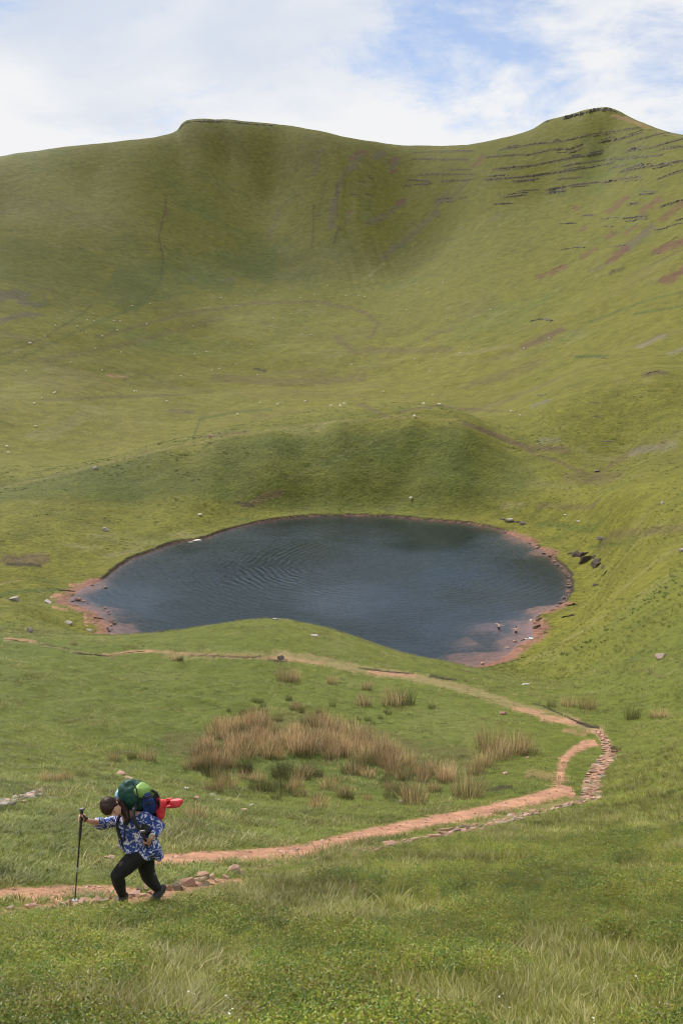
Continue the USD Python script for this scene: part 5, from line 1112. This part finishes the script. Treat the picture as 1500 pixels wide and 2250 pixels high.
# a neck opening
shirt = shirt - limb([(on(neck0, neck1, -0.1) + np.array([-0.02, -0.06, -0.01]), 0.05), (on(neck0, neck1, 0.9), 0.085)]) - hull([(at(270, 1797, -0.16), 0.03), (at(273, 1814, -0.19), 0.012)])
sm = soft(shirt, 0.013, 5)
fold = meshkit.fbm(sm.vertices * np.array([16, 16, 9]), 3, 8) - 0.5
sm.vertices += sm.vertex_normals * (fold * 0.034)[:, None]
obj('shirt', sm, M_SHIRT, walker, smooth=True)
leg = hull([(pelvis, 0.125), (hip_l, 0.100), (hip_r, 0.100)]) + limb([(hip_l, 0.118), (on(hip_l, knee_l, 0.5), 0.106), (knee_l, 0.078), (on(knee_l, ank_l, 0.35), 0.076), (on(knee_l, ank_l, 0.75), 0.054), (ank_l, 0.041)]) + limb([(hip_r, 0.118), (on(hip_r, knee_r, 0.5), 0.104), (knee_r, 0.076), (on(knee_r, ank_r, 0.35), 0.074), (on(knee_r, ank_r, 0.75), 0.054), (ank_r, 0.041)])
obj('leggings', soft(leg, 0.016, 6), M_BLACK, walker, smooth=True)
def boot(ank, dirn, heel_up=0.0):
    gz = z_at(*ank[:2]) + 0.01
    f = unit([dirn[0], dirn[1], 0]); s_ = np.array([-f[1], f[0], 0])
    base = np.array([ank[0], ank[1], gz])
    P3 = lambda a, b, c: base + f * a + s_ * b + np.array([0, 0, c + heel_up * max(0, 0.10 - a) ])
    up = hull([(ank + np.array([0, 0, 0.01]), 0.052), (P3(-0.05, 0, 0.05), 0.04), (P3(-0.02, 0, 0.06), 0.045)], 16) + hull([(P3(-0.05, 0, 0.05), 0.04), (P3(0.06, 0.012, 0.055), 0.042), (P3(0.06, -0.012, 0.055), 0.042), (P3(0.15, 0.01, 0.042), 0.030), (P3(0.15, -0.01, 0.042), 0.030), (P3(-0.02, 0, 0.08), 0.045)], 16)
    so = hull([(P3(-0.075, 0, 0.012), 0.022), (P3(0.0, 0.02, 0.012), 0.022), (P3(0.0, -0.02, 0.012), 0.022), (P3(0.10, 0.03, 0.012), 0.020), (P3(0.10, -0.03, 0.012), 0.020), (P3(0.17, 0, 0.014), 0.022)], 12)
    b = obj('boot', soft(up, 0.014, 5), M_BOOT, walker, smooth=True)
    obj('sole', soft(so, 0.02, 2), M_SOLE, b, smooth=True)
boot(ank_l, (-0.35, -0.8)); boot(ank_r, (-0.6, -0.75), 0.6)
wa = unit(wri_l - elb_l)
wm_ = trimesh.creation.annulus(0.034, 0.041, 0.024, segment=wri_l) if False else trimesh.creation.annulus(0.030, 0.040, 0.026)
Tw = trimesh.geometry.align_vectors([0, 0, 1], wa); Tw[:3, 3] = on(elb_l, wri_l, 0.90); wm_.apply_transform(Tw)
watch = obj('watch', wm_, M_WATCH, walker)
dv = np.array([0.55, -0.8, 0.25]); dv = unit(dv - wa * (dv @ wa))
dm_ = trimesh.creation.cylinder(0.017, 0.010); Td = trimesh.geometry.align_vectors([0, 0, 1], dv); Td[:3, 3] = on(elb_l, wri_l, 0.90) + dv * 0.040; dm_.apply_transform(Td)
obj('dial', dm_, M_DIAL, watch)

# the backpack
pack = thing('backpack', 'big trekking backpack with dark green hood, lime top and navy side pocket on the walker', 'backpack')
obj('main_bag', soft(hull([(at(300, 1756, 0.20), 0.15), (at(325, 1764, 0.22), 0.12), (at(330, 1796, 0.20), 0.11), (at(285, 1772, 0.20), 0.13), (at(312, 1826, 0.16), 0.12), (at(290, 1815, 0.20), 0.12)]), 0.03, 5), M_GREEN, pack, smooth=True)
hood = hull([(at(283, 1738, 0.12), 0.125), (at(297, 1735, 0.14), 0.115), (at(277, 1752, 0.12), 0.105), (at(308, 1748, 0.12), 0.12), (at(300, 1768, 0.08), 0.075), (at(315, 1766, 0.08), 0.07)])
hd = soft(hood, 0.02, 5); hd.vertices += hd.vertex_normals * ((meshkit.fbm(hd.vertices * np.array([16, 10, 10]), 3, 4) - 0.5) * 0.07)[:, None]
obj('hood', hd, M_GREEN, pack, smooth=True)
lm = soft(hull([(at(304, 1738, 0.04), 0.055), (at(312, 1730, 0.12), 0.06), (at(322, 1738, 0.08), 0.06), (at(328, 1741, 0.10), 0.05), (at(307, 1748, 0.02), 0.03), (at(318, 1744, 0.04), 0.05), (at(332, 1746, 0.10), 0.035)]), 0.02, 4); lm.vertices += lm.vertex_normals * ((meshkit.fbm(lm.vertices * 14, 3, 5) - 0.5) * 0.018)[:, None]
obj('top_panel', lm, M_LIME, pack, smooth=True)
nv = soft(hull([(at(322, 1748, 0.03), 0.05), (at(328, 1758, 0.02), 0.055), (at(318, 1770, -0.01), 0.035), (at(334, 1772, 0.03), 0.05), (at(334, 1782, 0.03), 0.045), (at(323, 1782, 0.0), 0.035)]), 0.02, 4); nv.vertices += nv.vertex_normals * ((meshkit.fbm(nv.vertices * np.array([30, 30, 8]), 3, 6) - 0.5) * 0.035)[:, None]
obj('side_pocket', nv, M_NAVY, pack, smooth=True)
obj('back_panel', soft(hull([(at(338, 1748, 0.14), 0.05), (at(343, 1762, 0.16), 0.055), (at(345, 1790, 0.16), 0.05), (at(338, 1800, 0.14), 0.05), (at(334, 1760, 0.2), 0.08)]), 0.025, 4), M_STRAP, pack, smooth=True)
obj('rolled_cloth', soft(limb([(at(262, 1738, 0.12), 0.03), (at(258, 1748, 0.08), 0.036), (at(260, 1757, 0.04), 0.026)], 14), 0.015, 3), M_TEAL, pack, smooth=True, label='pale blue and white cloth tucked at the left of the hood')
def strap(name, pts_, r=0.017, material=M_STRAP, parent=pack):
    return obj(name, soft(limb([(p, r) for p in pts_], 12), 0.015, 3), material, parent, smooth=True)
strap('shoulder_strap', [at(300, 1764, 0.02), at(294, 1780, -0.12), at(293, 1796, -0.18), at(300, 1813, -0.19), at(309, 1826, -0.18), at(317, 1834, -0.14), at(328, 1830, -0.02)], 0.024)
strap('shoulder_strap', [at(266, 1784, 0.06), at(259, 1802, -0.02), at(258, 1820, -0.06), at(263, 1838, -0.10), at(272, 1848, -0.10), at(276, 1858, -0.06)], 0.022)
obj('side_mesh', soft(hull([(at(318, 1812, -0.10), 0.05), (at(322, 1826, -0.12), 0.05), (at(330, 1820, -0.02), 0.06)]), 0.02, 3), M_STRAP, pack, smooth=True)
strap('loose_strap', [at(267, 1846, -0.12), at(268, 1858, -0.12), at(271, 1863, -0.12)], 0.010)
strap('chest_strap', [at(274, 1806, -0.17), at(274, 1830, -0.19), at(273, 1848, -0.15)], 0.012)
strap('compression_strap', [at(334, 1737, 0.06), at(344, 1743, 0.07), at(350, 1756, 0.08), at(355, 1772, 0.08)], 0.016)
strap('compression_strap', [at(338, 1752, 0.06), at(345, 1762, 0.06), at(349, 1770, 0.08)], 0.012)

strap('lid_strap', [at(292, 1722, 0.02), at(300, 1735, -0.005), at(303, 1752, -0.02), at(304, 1766, 0.0)], 0.008)
strap('lid_strap', [at(309, 1757, -0.01), at(322, 1752, -0.03), at(334, 1748, 0.0)], 0.008)
strap('pocket_strap', [at(318, 1766, -0.05), at(328, 1766, -0.055), at(340, 1762, -0.01)], 0.008)
# poles
def pole(a, b, label, seed):
    t = thing('trekking_pole', label, 'trekking pole')
    L = np.linalg.norm(b - a)
    obj('grip', soft(limb([(on(a, b, 0.0), 0.021), (on(a, b, 0.03), 0.017), (on(a, b, 0.17), 0.0155), (on(a, b, 0.20), 0.0175), (on(a, b, 0.31), 0.0145)], 14), 0.012, 2), M_POLE, t, smooth=True)
    obj('cap', soft(hull([(a + unit(a - b) * 0.008 + np.array([-0.02, 0, 0]), 0.017), (a + unit(a - b) * 0.008 + np.array([0.02, 0, 0.006]), 0.017)], 12), 0.012, 2), plain('pole_cap', (0.12, 0.11, 0.13), 0.4) if seed == 0 else '/World/Looks/pole_cap', t, smooth=True)
    obj('shaft', limb([(on(a, b, 0.30), 0.010), (on(a, b, 0.62), 0.010), (on(a, b, 0.625), 0.008), (on(a, b, 0.94), 0.0075)], 12), M_POLE, t, smooth=True)
    obj('joint', limb([(on(a, b, 0.60), 0.0125), (on(a, b, 0.635), 0.0125)], 12), M_METAL, t, smooth=True)
    k = trimesh.creation.cylinder(0.030, 0.008, sections=20); K = trimesh.geometry.align_vectors([0, 0, 1], unit(b - a)); K[:3, 3] = on(a, b, 0.945); k.apply_transform(K)
    obj('basket', k, M_METAL, t)
    obj('tip', limb([(on(a, b, 0.94), 0.007), (b, 0.004)], 10), M_METAL, t, smooth=True)
    return t
p1 = pole(pA, pB, 'black trekking pole planted upright ahead of the walker', 0)
h_ = hand_r
obj('wrist_strap', soft(limb([(on(pA, pB, 0.03), 0.009), (at(186, 1796, wri_r[1] - A[1] - 0.05), 0.013), (at(191, 1799, wri_r[1] - A[1] - 0.06), 0.013), (at(186, 1805, wri_r[1] - A[1] - 0.03), 0.009)], 10), 0.012, 2), M_STRAP, p1, smooth=True)
p2 = pole(qA, qB, 'black trekking pole slanting back from the hand at the waist', 1)

# red clogs hanging on the pack
def clog(toe, heel, upv, label):
    t = thing('clog', label, 'clog')
    L = np.linalg.norm(toe - heel); x = unit(toe - heel); z = unit(upv - x * (np.asarray(upv) @ x)); y = np.cross(z, x)
    k = L / 0.27; w = max(1.0, 0.27 / L)
    P3 = lambda a, b, c: heel + (x * a + y * b * w + z * c * w) * k
    J = lambda a, b, c, r: (P3(a, b, c), r * k * w)
    outer = hull([J(0.035, 0, 0.035, 0.034), J(0.035, 0.01, 0.06, 0.028), J(0.12, 0.022, 0.03, 0.028), J(0.12, -0.022, 0.03, 0.028), J(0.19, 0.03, 0.028, 0.026), J(0.19, -0.03, 0.028, 0.026), J(0.245, 0.012, 0.026, 0.024), J(0.14, 0, 0.068, 0.028), J(0.20, 0, 0.046, 0.026)], 18)
    cut = hull([J(0.045, 0, 0.055, 0.024), J(0.12, 0.012, 0.045, 0.022), J(0.12, -0.012, 0.045, 0.022), J(0.20, 0.015, 0.036, 0.014), J(0.20, -0.015, 0.036, 0.014), J(0.14, 0, 0.062, 0.020)], 14)
    opening = hull([J(0.02, 0, 0.115, 0.045), J(0.095, 0, 0.115, 0.042), J(0.07, 0, 0.10, 0.04)], 14)
    up = outer - cut - opening
    for a in (0.150, 0.176, 0.202):
        for b in (-0.024, 0.0, 0.024):
            up = up - limb([J(a, b, 0.03 if False else 0.045, 0.0055), J(a + 0.012, b * 1.3, 0.12, 0.0055)], 8)
    m = soft(up, 0, 0)
    obj('upper', m, M_CLOG, t, smooth=35)
    obj('sole', soft(hull([J(0.03, 0.012, 0.006, 0.018), J(0.03, -0.012, 0.006, 0.018), J(0.12, 0.03, 0.006, 0.016), J(0.12, -0.03, 0.006, 0.016), J(0.20, 0.036, 0.008, 0.016), J(0.20, -0.036, 0.008, 0.016), J(0.25, 0.008, 0.012, 0.018)], 14), 0.02, 2), M_CLOG, t, smooth=True)
    obj('heel_strap', soft(limb([J(0.12, 0.048, 0.066, 0.010), J(0.06, 0.052, 0.075, 0.011), J(0.0, 0.03, 0.080, 0.011), J(-0.012, 0, 0.082, 0.011), J(0.0, -0.03, 0.080, 0.011), J(0.06, -0.052, 0.075, 0.011), J(0.12, -0.048, 0.066, 0.010)], 10), 0.012, 3), M_CLOG, t, smooth=True)
    obj('insole', soft(hull([J(0.05, 0, 0.030, 0.012), J(0.12, 0.018, 0.026, 0.010), J(0.12, -0.018, 0.026, 0.010), J(0.19, 0, 0.026, 0.010)], 10), 0, 0), M_HOLE, t)
clog(at(354, 1803, 0.10), at(364, 1756, 0.10), np.array([-0.75, -0.55, 0.1]), 'red clog hanging toe down against the backpack')
clog(at(404, 1764, 0.06), at(366, 1773, 0.14), np.array([0.0, -0.55, 0.8]), 'red clog sticking out sideways from the backpack with holes in its toe')

# two bathers in the shallows and their heap of clothes
def bather(px, py, turn, label):
    a = on_lake(px, py)
    B = np.array([a[0], a[1], LAKE_Z - 0.88])
    c, s_ = math.cos(turn), math.sin(turn)
    L = lambda x, y, z: B + np.array([x * c - y * s_, x * s_ + y * c, z])
    t = thing('person', label, 'person')
    m = limb([(L(0.09, 0, 0.82), 0.085), (L(0.10, 0.02, 0.45), 0.06), (L(0.10, 0, 0.06), 0.045)]) + limb([(L(-0.09, 0, 0.82), 0.085), (L(-0.10, -0.05, 0.45), 0.06), (L(-0.10, -0.08, 0.06), 0.045)]) + hull([(L(0.07, 0, 0.88), 0.11), (L(-0.07, 0, 0.88), 0.11), (L(0.09, 0, 1.22), 0.11), (L(-0.09, 0, 1.22), 0.11), (L(0.15, 0, 1.36), 0.06), (L(-0.15, 0, 1.36), 0.06)])
    for k in (-1, 1):
        m = m + limb([(L(k * 0.17, 0, 1.36), 0.055), (L(k * 0.42, -0.04, 1.30 + 0.03 * k), 0.040), (L(k * 0.60, -0.14, 1.30), 0.030), (L(k * 0.66, -0.15, 1.31), 0.036)])
        for f in range(4): m = m + limb([(L(k * 0.67, -0.15, 1.295 + f * 0.016), 0.010), (L(k * (0.74 - 0.01 * abs(f - 1)), -0.16, 1.29 + f * 0.018), 0.008)], 8)
        m = m + limb([(L(k * 0.64, -0.17, 1.32), 0.011), (L(k * 0.67, -0.21, 1.34), 0.009)], 8)
    m = m + limb([(L(0, 0, 1.38), 0.055), (L(0, 0, 1.50), 0.05)]) + hull([(L(0, 0, 1.60), 0.085), (L(0, -0.02, 1.54), 0.06)]) + limb([(L(0, -0.09, 1.58), 0.012), (L(0, -0.10, 1.555), 0.012)], 8)
    obj('body', soft(m, 0.03, 5), M_PALESKIN, t, smooth=True)
    obj('shorts', soft(hull([(L(0.08, 0, 0.92), 0.125), (L(-0.08, 0, 0.92), 0.125)]) + limb([(L(0.09, 0, 0.86), 0.115), (L(0.10, 0.01, 0.58), 0.09)]) + limb([(L(-0.09, 0, 0.86), 0.115), (L(-0.10, -0.03, 0.58), 0.09)]), 0.03, 4), M_BLACK, t, smooth=True)
    obj('hair', soft(hull([(L(0, 0.02, 1.63), 0.088), (L(0, 0.04, 1.57), 0.075)]), 0.03, 3), M_HAIR, t, smooth=True)
M_PALESKIN = smooth_noise_material('pale_skin', [(0.3, (0.62, 0.42, 0.34)), (0.7, (0.70, 0.50, 0.41))], 8.0)
bather(1096, 1379, 2.6, 'pale bather in dark shorts wading in the red shallows, arms out, farther from the bank')
bather(1133, 1388, 3.6, 'pale bather in dark shorts wading in the red shallows nearer the bank')
heap = thing('clothes_pile', 'small heap of white and blue clothes on the grassy bank beside the red mud', 'clothes')
def lump(px, py, r, material, name, seed):
    g = ground(px, py)
    b = trimesh.creation.icosphere(3, 1.0); b.vertices *= np.array([1.5, 0.8, 0.55]) * r
    b.vertices += b.vertex_normals * ((meshkit.fbm(b.vertices * 6 + seed, 3, seed) - 0.5) * r * 1.1)[:, None]
    b.apply_translation([g[0], g[1], height(g[None, :2])[0] + r * 0.2]); obj(name, b, material, heap, smooth=True)
lump(1166, 1404, 0.24, plain('white_cloth', (0.72, 0.75, 0.78), 0.8), 'towel', 1); lump(1164, 1400, 0.16, plain('blue_cloth', (0.10, 0.20, 0.33), 0.8), 'jacket', 2); lump(1155, 1405, 0.16, '/World/Looks/white_cloth', 'shirt', 3)

# ------------------------------------------------------------------ unseen clouds, added to shade parts of the corrie
M_CLOUD = mat('cloud_vapour', {'v': ('principled_volume', {'color': (0.98, 0.98, 0.98), 'density': 0.0029, 'anisotropy': 0.5})}, [], volume='v.volume')
S_DIR = np.array([math.cos(SUN_EL) * math.sin(SUN_AZ), math.cos(SUN_EL) * math.cos(SUN_AZ), math.sin(SUN_EL)])
for k, (px, py, a, b, c) in enumerate([(430, 325, 200, 55, 60), (150, 520, 80, 50, 40), (470, 560, 80, 45, 50), (780, 390, 85, 62, 60), (1010, 350, 110, 60, 45), (60, 640, 130, 70, 60)]):
    g = ground(px, py)
    o = g + S_DIR * (900 - g[2]) / S_DIR[2]
    b_ = trimesh.creation.icosphere(4, 1.0)
    d = b_.vertices.copy()
    b_.vertices = d * np.array([a, b * 1.3, c]) * (0.75 + 0.7 * meshkit.fbm(d * 1.6 + 7 * k, 4, 600 + k))[:, None] + o
    obj('cloud', b_, M_CLOUD, smooth=True, kind='structure', label='unseen cumulus added above the view to shade the corrie wall', category='cloud')
